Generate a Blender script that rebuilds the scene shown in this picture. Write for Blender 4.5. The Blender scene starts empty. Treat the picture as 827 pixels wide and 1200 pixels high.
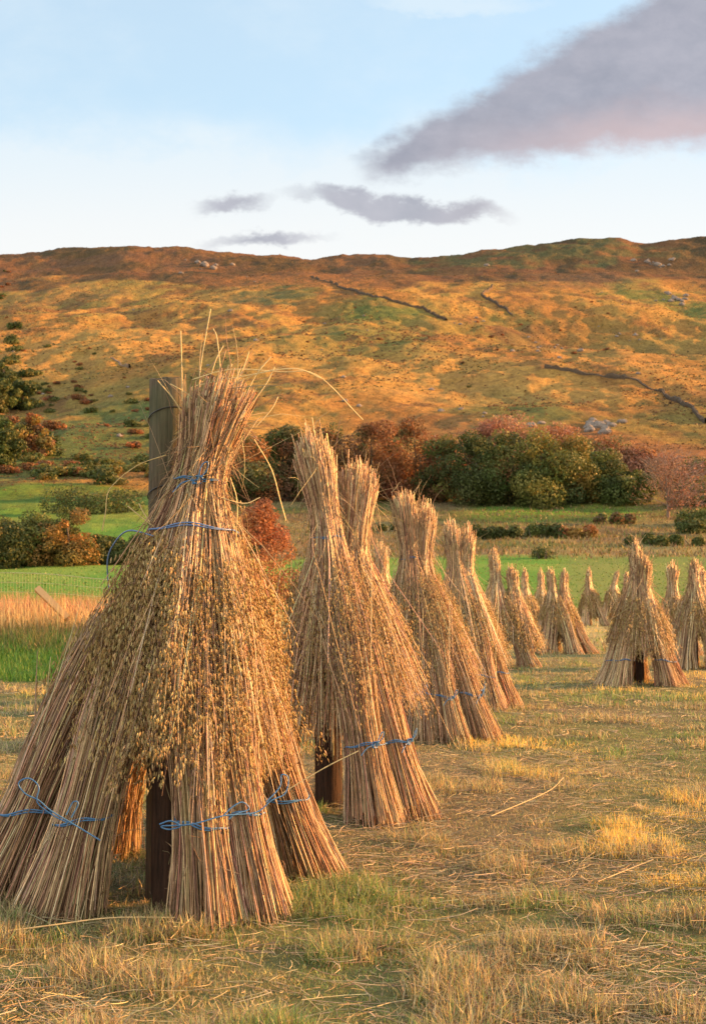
import bpy, math
import numpy as np
R = math.radians
rng = np.random.default_rng(7)
scene = bpy.context.scene
COL = scene.collection

# ------------------------------------------------------------------ camera, sky, sun, exposure
CAM_H = 1.1
F = 1600.0                       # focal length in pixels of the 827 x 1200 photograph
PITCH = math.atan(90/F)
cd = bpy.data.cameras.new('camera'); cam = bpy.data.objects.new('camera', cd); COL.objects.link(cam)
cam.location = (0, 0, CAM_H); cam.rotation_euler = (R(90)+PITCH, 0, 0)
cd.sensor_fit = 'VERTICAL'; cd.sensor_height = 36; cd.lens = 36*F/1200
cd.clip_start = 0.05; cd.clip_end = 8000
cd.dof.use_dof = True; cd.dof.focus_distance = 5.2; cd.dof.aperture_fstop = 11
scene.camera = cam

SUN_EL, SUN_AZ = R(12.5), R(75)   # azimuth clockwise from the viewing direction (+Y)
SUN_DIR = (math.cos(SUN_EL)*math.sin(SUN_AZ), math.cos(SUN_EL)*math.cos(SUN_AZ), math.sin(SUN_EL))
sd = bpy.data.lights.new('sun', 'SUN'); sun = bpy.data.objects.new('sun', sd); COL.objects.link(sun)
sd.energy = 5.0; sd.angle = R(0.6); sd.color = (1.0, 0.47, 0.14)
from mathutils import Vector
sun.rotation_euler = Vector(SUN_DIR).to_track_quat('Z', 'Y').to_euler()

def E(py):                       # tangent of elevation for a photograph row
    return math.tan(PITCH + math.atan((600-py)/F))
def U(px): return (px-413.5)/F

world = bpy.data.worlds.new('World'); scene.world = world; world.use_nodes = True
nt = world.node_tree; nt.nodes.clear()
def N(t, **k):
    n = nt.nodes.new(t)
    for a, b in k.items(): setattr(n, a, b)
    return n
def plug(sock, v):
    if isinstance(v, (int, float)): sock.default_value = v
    elif isinstance(v, (tuple, list)): sock.default_value = v
    else: nt.links.new(v, sock)
def M(op, a, b=0.0, c=0.0, clamp=False):
    n = N('ShaderNodeMath', operation=op, use_clamp=clamp)
    plug(n.inputs[0], a); plug(n.inputs[1], b); plug(n.inputs[2], c)
    return n.outputs[0]
def sstep(v, lo, hi):
    n = N('ShaderNodeMapRange', interpolation_type='SMOOTHSTEP')
    plug(n.inputs[0], v); plug(n.inputs[1], lo); plug(n.inputs[2], hi)
    return n.outputs[0]
def mixc(f, a, b):
    n = N('ShaderNodeMix', data_type='RGBA')
    plug(n.inputs[0], f); plug(n.inputs[6], a); plug(n.inputs[7], b)
    return n.outputs[2]
def noise(vec, scale, detail=6, rough=0.55):
    n = N('ShaderNodeTexNoise'); plug(n.inputs['Vector'], vec)
    n.inputs['Scale'].default_value = scale; n.inputs['Detail'].default_value = detail; n.inputs['Roughness'].default_value = rough
    return n.outputs[0]
tc = N('ShaderNodeTexCoord'); sep = N('ShaderNodeSeparateXYZ'); nt.links.new(tc.outputs['Generated'], sep.inputs[0])
dx, dy, dz = sep.outputs
front = sstep(dy, 0.05, 0.3)
ysafe = M('MAXIMUM', dy, 0.05)
u0 = M('DIVIDE', dx, ysafe); v0 = M('DIVIDE', dz, ysafe)
cmb = N('ShaderNodeCombineXYZ'); plug(cmb.inputs[0], u0); plug(cmb.inputs[1], M('MULTIPLY', v0, 1.5))
P = cmb.outputs[0]
mp = N('ShaderNodeMapping'); nt.links.new(P, mp.inputs[0]); mp.inputs[1].default_value = (3.1, 5.7, 0)
w1 = M('SUBTRACT', noise(P, 9, 8, 0.6), 0.5); w2 = M('SUBTRACT', noise(mp.outputs[0], 9, 8, 0.6), 0.5)
fine = M('SUBTRACT', noise(P, 34, 8, 0.65), 0.5)
u = M('ADD', u0, M('MULTIPLY', w1, 0.085)); v = M('ADD', M('ADD', v0, M('MULTIPLY', w2, 0.05)), M('MULTIPLY', fine, 0.024))
def halfplane(p, q, soft_in, soft_out, above):
    (x1, y1), (x2, y2) = (U(p[0]), E(p[1])), (U(q[0]), E(q[1]))
    L = math.hypot(x2-x1, y2-y1); nx, ny = -(y2-y1)/L, (x2-x1)/L
    d = M('ADD', M('ADD', M('MULTIPLY', u, nx), M('MULTIPLY', v, ny)), -(nx*x1+ny*y1))
    if not above: d = M('MULTIPLY', d, -1.0)
    return d
def ell(px, py, hw, hh, rot=0.0, lo=0.55, hi=1.25):
    cx, cy = U(px), E(py); c, s = math.cos(rot), math.sin(rot)
    a = M('ADD', u, -cx); b = M('ADD', v, -cy)
    a2 = M('ADD', M('MULTIPLY', a, c/(hw/F)), M('MULTIPLY', b, s/(hw/F)))
    b2 = M('ADD', M('MULTIPLY', a, -s/(hh/F)), M('MULTIPLY', b, c/(hh/F)))
    r = M('SQRT', M('ADD', M('MULTIPLY', a2, a2), M('MULTIPLY', b2, b2)))
    return sstep(r, hi, lo)
up = halfplane((452, 176), (788, -12), 0, 0, False)
lo_ = halfplane((420, 207), (827, 158), 0, 0, True)
dmin = M('MINIMUM', up, lo_)
bigc = M('MAXIMUM', M('MULTIPLY', sstep(dmin, -0.015, 0.007), sstep(u, U(395), U(450))), M('MULTIPLY', ell(492, 176, 82, 24, R(16), 0.4, 1.3), 0.95))
B = ell(466, 245, 132, 17, R(-5), 0.5, 1.15); Cc = ell(278, 241, 46, 11, 0, 0.2, 1.4); D = ell(312, 283, 70, 9, R(1), 0.2, 1.4)
small = M('MAXIMUM', B, M('MAXIMUM', Cc, D))
small = M('MULTIPLY', small, 0.85)
dark = M('MAXIMUM', bigc, small)
# thin white veil: a bank low over the hills and a few wisps
wisp = sstep(noise(P, 5.5, 9, 0.62), 0.42, 0.7)
lowband = sstep(M('ADD', v0, M('MULTIPLY', w1, 0.10)), 0.37, 0.29)
whiteamt = M('ADD', M('ADD', 0.52, M('MULTIPLY', lowband, M('ADD', 0.40, M('MULTIPLY', wisp, 0.2)))), M('MULTIPLY', wisp, 0.16))
topw = M('MULTIPLY', ell(530, 2, 180, 26, R(-3), 0.2, 1.4), 0.8)
rim = M('MULTIPLY', M('MULTIPLY', sstep(dmin, -0.035, 0.0), sstep(noise(P, 16, 6), 0.4, 0.6)), 0.7)
rightw = M('MULTIPLY', ell(720, 205, 190, 34, R(4), 0.2, 1.3), 0.6)
whiteamt = M('MAXIMUM', whiteamt, M('MAXIMUM', topw, M('MAXIMUM', rim, rightw)))
whiteamt = M('MINIMUM', whiteamt, 0.93)
sky = N('ShaderNodeTexSky'); sky.sky_type = 'NISHITA'; sky.sun_disc = False
sky.sun_elevation = SUN_EL; sky.sun_rotation = SUN_AZ
sky.dust_density = 0.6; sky.ozone_density = 2.0; sky.air_density = 1.0
SKY = 0.118
tint = N('ShaderNodeMix', data_type='RGBA', blend_type='MULTIPLY'); tint.inputs[0].default_value = 1.0; plug(tint.inputs[6], sky.outputs[0]); tint.inputs[7].default_value = (0.93, 1.05, 0.98, 1)
bg = N('ShaderNodeBackground'); plug(bg.inputs[0], tint.outputs[2]); bg.inputs[1].default_value = SKY
bw = N('ShaderNodeBackground'); plug(bw.inputs[0], mixc(sstep(v0, 0.36, 0.24), (0.68, 0.77, 0.83, 1), (0.83, 0.82, 0.80, 1)))
WHITE_S = 0.40; bw.inputs[1].default_value = WHITE_S
pinkf = M('MULTIPLY', sstep(lo_, 0.040, 0.004), sstep(u0, 0.03, 0.22))
dcol = mixc(M('ADD', M('MULTIPLY', fine, 0.9), M('ADD', M('MULTIPLY', w1, 1.7), 0.45), 0, True), (0.27, 0.285, 0.35, 1), (0.45, 0.44, 0.50, 1))
dcol = mixc(M('MULTIPLY', pinkf, 0.45), dcol, (0.72, 0.50, 0.47, 1))
bd = N('ShaderNodeBackground'); plug(bd.inputs[0], dcol); bd.inputs[1].default_value = WHITE_S
bb = N('ShaderNodeBackground'); bb.inputs[0].default_value = (0.95, 0.87, 0.76, 1); bb.inputs[1].default_value = 0.66  # unseen warm glow added behind the camera to brighten shaded fronts
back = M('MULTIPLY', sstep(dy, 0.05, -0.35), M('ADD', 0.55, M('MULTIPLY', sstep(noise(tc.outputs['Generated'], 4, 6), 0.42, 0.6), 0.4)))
ms1 = N('ShaderNodeMixShader'); plug(ms1.inputs[0], M('ADD', M('MULTIPLY', whiteamt, front), M('MULTIPLY', M('SUBTRACT', 1.0, front), 0.55))); nt.links.new(bg.outputs[0], ms1.inputs[1]); nt.links.new(bw.outputs[0], ms1.inputs[2])
ms2 = N('ShaderNodeMixShader'); plug(ms2.inputs[0], M('MULTIPLY', dark, M('MULTIPLY', front, 0.96))); nt.links.new(ms1.outputs[0], ms2.inputs[1]); nt.links.new(bd.outputs[0], ms2.inputs[2])
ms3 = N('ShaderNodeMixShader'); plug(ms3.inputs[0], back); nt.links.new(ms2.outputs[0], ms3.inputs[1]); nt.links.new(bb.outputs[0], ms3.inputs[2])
out = N('ShaderNodeOutputWorld'); nt.links.new(ms3.outputs[0], out.inputs[0])

scene.view_settings.view_transform = 'Standard'; scene.view_settings.look = 'None'
scene.view_settings.gamma = 1; scene.view_settings.exposure = 1.57
scene.cycles.max_bounces = 5; scene.cycles.diffuse_bounces = 3; scene.cycles.transparent_max_bounces = 4
scene.render.film_transparent = False

# ------------------------------------------------------------------ helpers
def vhash(ix, iy, seed):
    h = (ix.astype(np.int64)*374761393 + iy.astype(np.int64)*668265263 + seed*2147483647) & 0xffffffff
    h = ((h ^ (h >> 13))*1274126177) & 0xffffffff
    return ((h ^ (h >> 16)) & 0xffff)/65535.0
def vnoise(x, y, seed=0):
    ix = np.floor(x); iy = np.floor(y); fx = x-ix; fy = y-iy
    fx = fx*fx*fx*(fx*(fx*6-15)+10); fy = fy*fy*fy*(fy*(fy*6-15)+10)
    a = vhash(ix, iy, seed); b = vhash(ix+1, iy, seed); c = vhash(ix, iy+1, seed); d = vhash(ix+1, iy+1, seed)
    return (a*(1-fx)+b*fx)*(1-fy)+(c*(1-fx)+d*fx)*fy
def fbm(x, y, seed=0, oct=4, gain=0.5):
    s = 0; a = 1; t = 0
    c, sn = 0.8, 0.6
    for o in range(oct):
        s = s+a*vnoise(x, y, seed+o*17); t += a; a *= gain
        x, y = (x*c-y*sn)*2.03+7.3, (x*sn+y*c)*2.03+3.1
    return s/t
def ss(a, b, x):
    t = np.clip((x-a)/(b-a), 0, 1); return t*t*(3-2*t)
def lerp(a, b, t): return a+(b-a)*t

def mesh(name, verts, faces, mat, parent=None, col=None, smooth=True, loc=None):
    """faces: (n,4) or (n,3) array"""
    verts = np.asarray(verts, dtype=np.float32).reshape(-1, 3); faces = np.asarray(faces, dtype=np.int32)
    me = bpy.data.meshes.new(name); k = faces.shape[1]
    me.vertices.add(len(verts)); me.vertices.foreach_set('co', verts.ravel())
    me.loops.add(faces.size); me.loops.foreach_set('vertex_index', faces.ravel())
    me.polygons.add(len(faces)); me.polygons.foreach_set('loop_start', np.arange(0, faces.size, k, dtype=np.int32))
    me.polygons.foreach_set('loop_total', np.full(len(faces), k, dtype=np.int32))
    me.polygons.foreach_set('use_smooth', np.full(len(faces), smooth))
    me.update(calc_edges=True)
    if col is not None:
        ca = me.attributes.new('col', 'FLOAT_COLOR', 'POINT')
        c = np.ones((len(verts), 4), dtype=np.float32); c[:, :3] = np.clip(col, 0, 1); ca.data.foreach_set('color', c.ravel())
    me.materials.append(mat)
    o = bpy.data.objects.new(name, me); COL.objects.link(o)
    if parent is not None: o.parent = parent
    if loc is not None: o.location = loc
    return o
def tag(o, label=None, cat=None, group=None, kind=None):
    if label: o['label'] = label
    if cat: o['category'] = cat
    if group: o['group'] = group
    if kind: o['kind'] = kind
    return o
def empty(name, loc, rz=0.0):
    o = bpy.data.objects.new(name, None); COL.objects.link(o); o.location = loc; o.rotation_euler = (0, 0, rz)
    o.empty_display_size = 0.2
    return o
def copy_tree(o, parent=None):
    c = o.copy(); COL.objects.link(c); c.parent = parent
    for ch in list(o.children): copy_tree(ch, c)
    return c

def tubes(paths, radii, sides=3, caps=False):
    """paths (n,K,3), radii (n,K) -> verts, quad faces"""
    n, K, _ = paths.shape
    T = np.gradient(paths, axis=1); T /= np.linalg.norm(T, axis=2, keepdims=True)+1e-9
    ref = np.tile(np.array([0.31, 0.93, 0.17]), (n, K, 1)); bad = np.abs((T*ref).sum(2)) > 0.9
    ref[bad] = (0.9, 0.1, 0.4)
    A = np.cross(T, ref); A /= np.linalg.norm(A, axis=2, keepdims=True)+1e-9
    Bv = np.cross(T, A)
    ang = np.arange(sides)*2*math.pi/sides
    V = paths[:, :, None, :]+radii[:, :, None, None]*(A[:, :, None, :]*np.cos(ang)[None, None, :, None]+Bv[:, :, None, :]*np.sin(ang)[None, None, :, None])
    idx = np.arange(n*K*sides).reshape(n, K, sides)
    a = idx[:, :-1, :]; b = np.roll(a, -1, axis=2); d = idx[:, 1:, :]; c = np.roll(d, -1, axis=2)
    return V.reshape(-1, 3), np.stack([a, b, c, d], -1).reshape(-1, 4)
def ribbons(paths, widths, side):
    """flat blades; side (n,3) horizontal direction"""
    n, K, _ = paths.shape
    off = side[:, None, :]*widths[:, :, None]*0.5
    V = np.stack([paths-off, paths+off], 2)
    idx = np.arange(n*K*2).reshape(n, K, 2)
    return V.reshape(-1, 3), np.stack([idx[:, :-1, 0], idx[:, :-1, 1], idx[:, 1:, 1], idx[:, 1:, 0]], -1).reshape(-1, 4)
def join(parts):
    vs, fs, cs, o = [], [], [], 0
    for v, f, c in parts:
        vs.append(v); fs.append(f+o); o += len(v); cs.append(np.broadcast_to(c, (len(v), 3)))
    return np.concatenate(vs), np.concatenate(fs), np.concatenate(cs)
def rep(c, k): return np.repeat(c, k, axis=0)

# ------------------------------------------------------------------ materials
def material(name, build):
    m = bpy.data.materials.new(name); m.use_nodes = True; t = m.node_tree; t.nodes.clear()
    o = t.nodes.new('ShaderNodeOutputMaterial'); t.links.new(build(t), o.inputs[0]); return m
def _n(t, ty, ins=None, **k):
    n = t.nodes.new(ty)
    for a, b in k.items(): setattr(n, a, b)
    for a, b in (ins or {}).items():
        s = n.inputs[a]
        if isinstance(b, bpy.types.NodeSocket): t.links.new(b, s)
        else: s.default_value = b
    return n
def veg(name, transl=0.0, rough=0.6, spec=0.3, nscale=0, namp=0.0, tcol=(1, 1, 1)):
    def b(t):
        a = _n(t, 'ShaderNodeAttribute', attribute_name='col')
        c = a.outputs['Color']
        if nscale:
            g = _n(t, 'ShaderNodeNewGeometry')
            nz = _n(t, 'ShaderNodeTexNoise', {'Vector': g.outputs['Position'], 'Scale': nscale, 'Detail': 3.0})
            mr = _n(t, 'ShaderNodeMapRange', {0: nz.outputs[0], 1: 0.25, 2: 0.75, 3: 1-namp, 4: 1+namp})
            c = _n(t, 'ShaderNodeVectorMath', {0: c, 'Scale': mr.outputs[0]}, operation='SCALE').outputs[0]
        p = _n(t, 'ShaderNodeBsdfPrincipled', {'Base Color': c, 'Roughness': rough, 'Specular IOR Level': spec})
        if not transl: return p.outputs[0]
        tr = _n(t, 'ShaderNodeBsdfTranslucent', {'Color': c})
        mx = _n(t, 'ShaderNodeMixShader', {0: transl, 1: p.outputs[0], 2: tr.outputs[0]})
        return mx.outputs[0]
    return material(name, b)
M_STRAW = veg('straw', 0.12, 0.5, 0.35, 60, 0.22)
M_OAT = veg('oat_husk', 0.25, 0.55, 0.3)
M_GRASS = veg('grass_blades', 0.35, 0.5, 0.3)
M_LEAF = veg('leaves', 0.25, 0.55, 0.25)
M_BARK = veg('bark', 0, 0.85, 0.2, 8, 0.3)
M_STONE = veg('stone', 0, 0.9, 0.2, 1.5, 0.3)
M_WIRE = veg('wire', 0, 0.4, 0.5)
M_TWINE = veg('twine', 0, 0.45, 0.5, 300, 0.3)

def terrain_mat(t):
    a = _n(t, 'ShaderNodeAttribute', attribute_name='col'); g = _n(t, 'ShaderNodeNewGeometry')
    hill = _n(t, 'ShaderNodeAttribute', attribute_name='hill')
    pos = g.outputs['Position']
    # near ground detail
    n1 = _n(t, 'ShaderNodeTexNoise', {'Vector': pos, 'Scale': 9.0, 'Detail': 6.0, 'Roughness': 0.7})
    r1 = _n(t, 'ShaderNodeMapRange', {0: n1.outputs[0], 1: 0.3, 2: 0.7, 3: 0.55, 4: 1.4})
    # hillside detail: tussocks and drier/darker strands, stretched along the contour
    mpn = _n(t, 'ShaderNodeMapping', {0: pos}); mpn.inputs[3].default_value = (1.0, 0.42, 0.6)
    n2 = _n(t, 'ShaderNodeTexNoise', {'Vector': mpn.outputs[0], 'Scale': 0.20, 'Detail': 10.0, 'Roughness': 0.78})
    r2 = _n(t, 'ShaderNodeMapRange', {0: n2.outputs[0], 1: 0.32, 2: 0.68, 3: 0.62, 4: 1.36})
    n3 = _n(t, 'ShaderNodeTexNoise', {'Vector': mpn.outputs[0], 'Scale': 0.035, 'Detail': 8.0, 'Roughness': 0.65})
    f3 = _n(t, 'ShaderNodeMapRange', {0: n3.outputs[0], 1: 0.48, 2: 0.64, 3: 0.0, 4: 0.28})
    f3m = _n(t, 'ShaderNodeMath', {0: f3.outputs[0], 1: hill.outputs['Fac']}, operation='MULTIPLY')
    n4 = _n(t, 'ShaderNodeTexNoise', {'Vector': mpn.outputs[0], 'Scale': 0.8, 'Detail': 6.0, 'Roughness': 0.8})
    r4 = _n(t, 'ShaderNodeMapRange', {0: n4.outputs[0], 1: 0.35, 2: 0.65, 3: 0.78, 4: 1.22})
    r2 = _n(t, 'ShaderNodeMath', {0: r2.outputs[0], 1: r4.outputs[0]}, operation='MULTIPLY')
    rs = _n(t, 'ShaderNodeMix', {0: hill.outputs['Fac'], 2: r1.outputs[0], 3: r2.outputs[0]}, data_type='FLOAT')
    c0 = _n(t, 'ShaderNodeMix', {0: f3m.outputs[0], 6: a.outputs['Color'], 7: (0.30, 0.145, 0.045, 1)}, data_type='RGBA')
    c = _n(t, 'ShaderNodeVectorMath', {0: c0.outputs[2], 'Scale': rs.outputs[0]}, operation='SCALE')
    hb = _n(t, 'ShaderNodeMath', {0: n2.outputs[0], 1: hill.outputs['Fac']}, operation='MULTIPLY')
    b1 = _n(t, 'ShaderNodeBump', {'Height': n1.outputs[0], 'Strength': 0.9, 'Distance': 0.04})
    b2 = _n(t, 'ShaderNodeBump', {'Height': hb.outputs[0], 'Strength': 0.8, 'Distance': 3.0, 'Normal': b1.outputs[0]})
    p = _n(t, 'ShaderNodeBsdfPrincipled', {'Base Color': c.outputs[0], 'Roughness': 0.95, 'Specular IOR Level': 0.1, 'Normal': b2.outputs[0]})
    return p.outputs[0]
M_TERRAIN = material('moor_and_field', terrain_mat)

def wood_mat(t):
    tcn = _n(t, 'ShaderNodeTexCoord'); mpn = _n(t, 'ShaderNodeMapping', {0: tcn.outputs['Object']}); mpn.inputs[3].default_value = (1, 1, 0.06)
    n1 = _n(t, 'ShaderNodeTexNoise', {'Vector': mpn.outputs[0], 'Scale': 90.0, 'Detail': 7.0, 'Roughness': 0.7})
    n2 = _n(t, 'ShaderNodeTexNoise', {'Vector': tcn.outputs['Object'], 'Scale': 9.0, 'Detail': 4.0})
    cr = _n(t, 'ShaderNodeValToRGB', {0: n1.outputs[0]})
    e = cr.color_ramp.elements; e[0].position = 0.32; e[0].color = (0.035, 0.024, 0.016, 1); e[1].position = 0.72; e[1].color = (0.20, 0.15, 0.095, 1)
    f = _n(t, 'ShaderNodeMapRange', {0: n2.outputs[0], 1: 0.4, 2: 0.62, 3: 0.0, 4: 0.5})
    m = _n(t, 'ShaderNodeMix', {0: f.outputs[0], 6: cr.outputs[0], 7: (0.085, 0.10, 0.05, 1)}, data_type='RGBA')
    b = _n(t, 'ShaderNodeBump', {'Height': n1.outputs[0], 'Strength': 0.8, 'Distance': 0.012})
    return _n(t, 'ShaderNodeBsdfPrincipled', {'Base Color': m.outputs[2], 'Roughness': 0.85, 'Specular IOR Level': 0.2, 'Normal': b.outputs[0]}).outputs[0]
M_WOOD = material('weathered_wood', wood_mat)
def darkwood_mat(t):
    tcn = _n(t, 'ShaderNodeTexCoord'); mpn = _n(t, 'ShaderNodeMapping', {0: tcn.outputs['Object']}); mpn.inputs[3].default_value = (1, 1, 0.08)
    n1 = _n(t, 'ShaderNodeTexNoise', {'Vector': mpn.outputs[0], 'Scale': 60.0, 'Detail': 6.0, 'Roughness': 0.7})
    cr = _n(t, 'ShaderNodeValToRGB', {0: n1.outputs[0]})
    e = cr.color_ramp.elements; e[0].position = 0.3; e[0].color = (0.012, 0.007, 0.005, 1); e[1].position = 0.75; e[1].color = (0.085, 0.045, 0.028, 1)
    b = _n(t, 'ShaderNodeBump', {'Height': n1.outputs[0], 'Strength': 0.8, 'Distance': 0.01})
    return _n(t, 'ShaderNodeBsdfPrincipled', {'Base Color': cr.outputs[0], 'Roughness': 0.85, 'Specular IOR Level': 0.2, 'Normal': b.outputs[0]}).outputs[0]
M_DARKWOOD = material('dark_brown_wood', darkwood_mat)  # near-black to dark brown grain for the stakes under the sheaves

# ------------------------------------------------------------------ terrain
Z = lambda y, py: CAM_H+y*E(py)
RK = [(-60, 0), (50, 0), (62, 0.05), (80, Z(80, 688)), (100, Z(100, 664)), (120, Z(120, 648)), (150, Z(150, 624)), (180, Z(180, 604)),
      (205, Z(205, 586)), (240, Z(240, 560)), (300, Z(300, 525)), (450, Z(450, 470)), (700, Z(700, 405)), (1000, Z(1000, 345)), (1180, Z(1180, 322))]
LK = [(-60, 0), (40, 0.0), (55, 0.1), (70, Z(70, 690)), (92, Z(92, 664)), (120, Z(120, 640)), (150, Z(150, 612)), (180, Z(180, 594)),
      (205, Z(205, 582)), (240, Z(240, 562)), (300, Z(300, 535)), (450, Z(450, 478)), (700, Z(700, 408)), (1000, Z(1000, 345)), (1180, Z(1180, 320))]
SKYL = [(-900, 296), (0, 303), (60, 297), (130, 295), (200, 297), (240, 303), (310, 306), (365, 309), (440, 303), (480, 308), (515, 307),
        (560, 299), (600, 294), (680, 288), (730, 285), (760, 290), (790, 287), (827, 284), (1700, 270)]
RIDGE = 1450.0
sk_u = np.array([U(a) for a, _ in SKYL]); sk_e = np.array([E(b) for _, b in SKYL])
def pchip(xs, ys, x):
    xs = np.array(xs, float); ys = np.array(ys, float); h = np.diff(xs); d = np.diff(ys)/h
    m = np.zeros(len(xs)); m[0] = d[0]; m[-1] = d[-1]
    for i in range(1, len(xs)-1):
        m[i] = 0 if d[i-1]*d[i] <= 0 else 2*d[i-1]*d[i]/(d[i-1]+d[i])
    i = np.clip(np.searchsorted(xs, x)-1, 0, len(xs)-2); t = np.clip((x-xs[i])/h[i], 0, 1)
    return ys[i]*(2*t**3-3*t**2+1)+m[i]*h[i]*(t**3-2*t**2+t)+ys[i+1]*(-2*t**3+3*t**2)+m[i+1]*h[i]*(t**3-t**2)
def height(x, y):
    x = np.asarray(x, float); y = np.asarray(y, float)
    uu = x/np.maximum(y, 20.0)
    zr = pchip(*zip(*RK), np.minimum(y, 1180)); zl = pchip(*zip(*LK), np.minimum(y, 1180))
    w = ss(-0.05, -0.16, uu); z = lerp(zr, zl, w)
    zridge = CAM_H+RIDGE*np.interp(uu, sk_u, sk_e)
    t = ss(1180, RIDGE, y); z = np.where(y > 1100, lerp(z+(y-1100)*0.0*t, zridge, t), z)
    # bench below the ridge
    z = np.where(y > RIDGE, zridge-(y-RIDGE)*0.12, z)
    a = ss(190, 420, y)*(1-0.55*ss(800, 1150, y))*(1-0.7*ss(1200, RIDGE, y))
    z = z+a*(36*(fbm(x/150, y/260, 3, 6, 0.55)-0.5)+6*(fbm(x/34, y/80, 8, 5, 0.55)-0.5))*np.clip(y/700, 0.35, 1)
    z = z+ss(1250, 1350, y)*13*(fbm(x/60, y/60, 21, 6, 0.6)-0.5)
    z = z+ss(60, 140, y)*1.3*(fbm(x/9, y/9, 5, 4, 0.55)-0.5)*(1-0.5*ss(60, 100, -y+200))
    z = z+0.05*(fbm(x/1.6, y/1.6, 11, 3)-0.5)
    # grassy bank at the left edge of the stubble
    z = z+0.32*ss(-2.3, -4.2, x+0.0*y)*ss(17, 25, y)*(1-ss(34, 60, y))
    return z
def ray(px, py):
    a = (px-413.5)/F; b = (600-py)/F
    return np.array([a, math.cos(PITCH)-b*math.sin(PITCH), math.sin(PITCH)+b*math.cos(PITCH)])
def hit(px, py):
    d = ray(px, py); ys = np.geomspace(3, 1600, 2500); t = ys/d[1]
    X = d[0]*t; Zr = CAM_H+d[2]*t; h = height(X, ys); k = np.argmax(Zr < h)
    if not (Zr < h).any(): k = len(ys)-1
    return float(X[k]), float(ys[k]), float(h[k])
def at(px, y):
    """point on the ground seen in column px at depth y"""
    x = (px-413.5)/F*y
    return float(x), float(y), float(height(x, y))

PATCH = []   # vegetation patches plus one painted shadow (x, y, rx, ry, colour, strength)
def patch(px, py, wpx, hpx, c, s=0.8):
    x, y, z = hit(px, py); x2, y2, _ = hit(px, py-hpx/2); x3, y3, _ = hit(px, py+hpx/2)
    PATCH.append((x, (y2+y3)/2, wpx/2/F*y, max(abs(y2-y3)/2, 8), c, s))
GREEN = (0.10, 0.135, 0.035)
for a in [(440, 365, 110, 26, GREEN, .8), (600, 478, 150, 60, (0.13, 0.14, 0.04), .85), (740, 345, 60, 14, GREEN, .7), (680, 412, 90, 18, GREEN, .7),  # the widest of these paints a green shadow into the hillside colour
          (810, 362, 40, 30, GREEN, .8), (100, 522, 330, 100, (0.115, 0.14, 0.04), .92), (60, 540, 300, 60, (0.10, 0.13, 0.035), .9), (70, 350, 160, 20, (0.2, 0.13, 0.05), .5),
          (350, 330, 260, 16, (0.26, 0.12, 0.04), .6), (620, 395, 90, 36, (0.16, 0.085, 0.04), .6), (730, 400, 160, 40, (0.22, 0.17, 0.05), .6),
          (80, 412, 330, 70, (0.46, 0.26, 0.068), .6), (480, 430, 330, 50, (0.44, 0.25, 0.068), .5), (560, 465, 300, 26, (0.46, 0.26, 0.075), .5), (780, 440, 160, 60, (0.46, 0.25, 0.07), .5),
          (740, 535, 260, 60, (0.27, 0.12, 0.05), .75), (520, 500, 200, 26, (0.24, 0.13, 0.05), .5), (440, 392, 160, 16, (0.13, 0.14, 0.04), .7), (320, 345, 80, 20, (0.12, 0.13, 0.045), .7), (30, 578, 260, 22, (0.10, 0.19, 0.025), .9), (680, 330, 150, 20, (0.16, 0.09, 0.05), .5), (640, 298, 330, 24, (0.10, 0.10, 0.04), .8), (130, 305, 330, 20, (0.15, 0.08, 0.045), .7), (420, 312, 120, 12, (0.16, 0.085, 0.045), .6),
          (300, 352, 120, 14, (0.14, 0.12, 0.05), .5)]:
    patch(*a)

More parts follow.
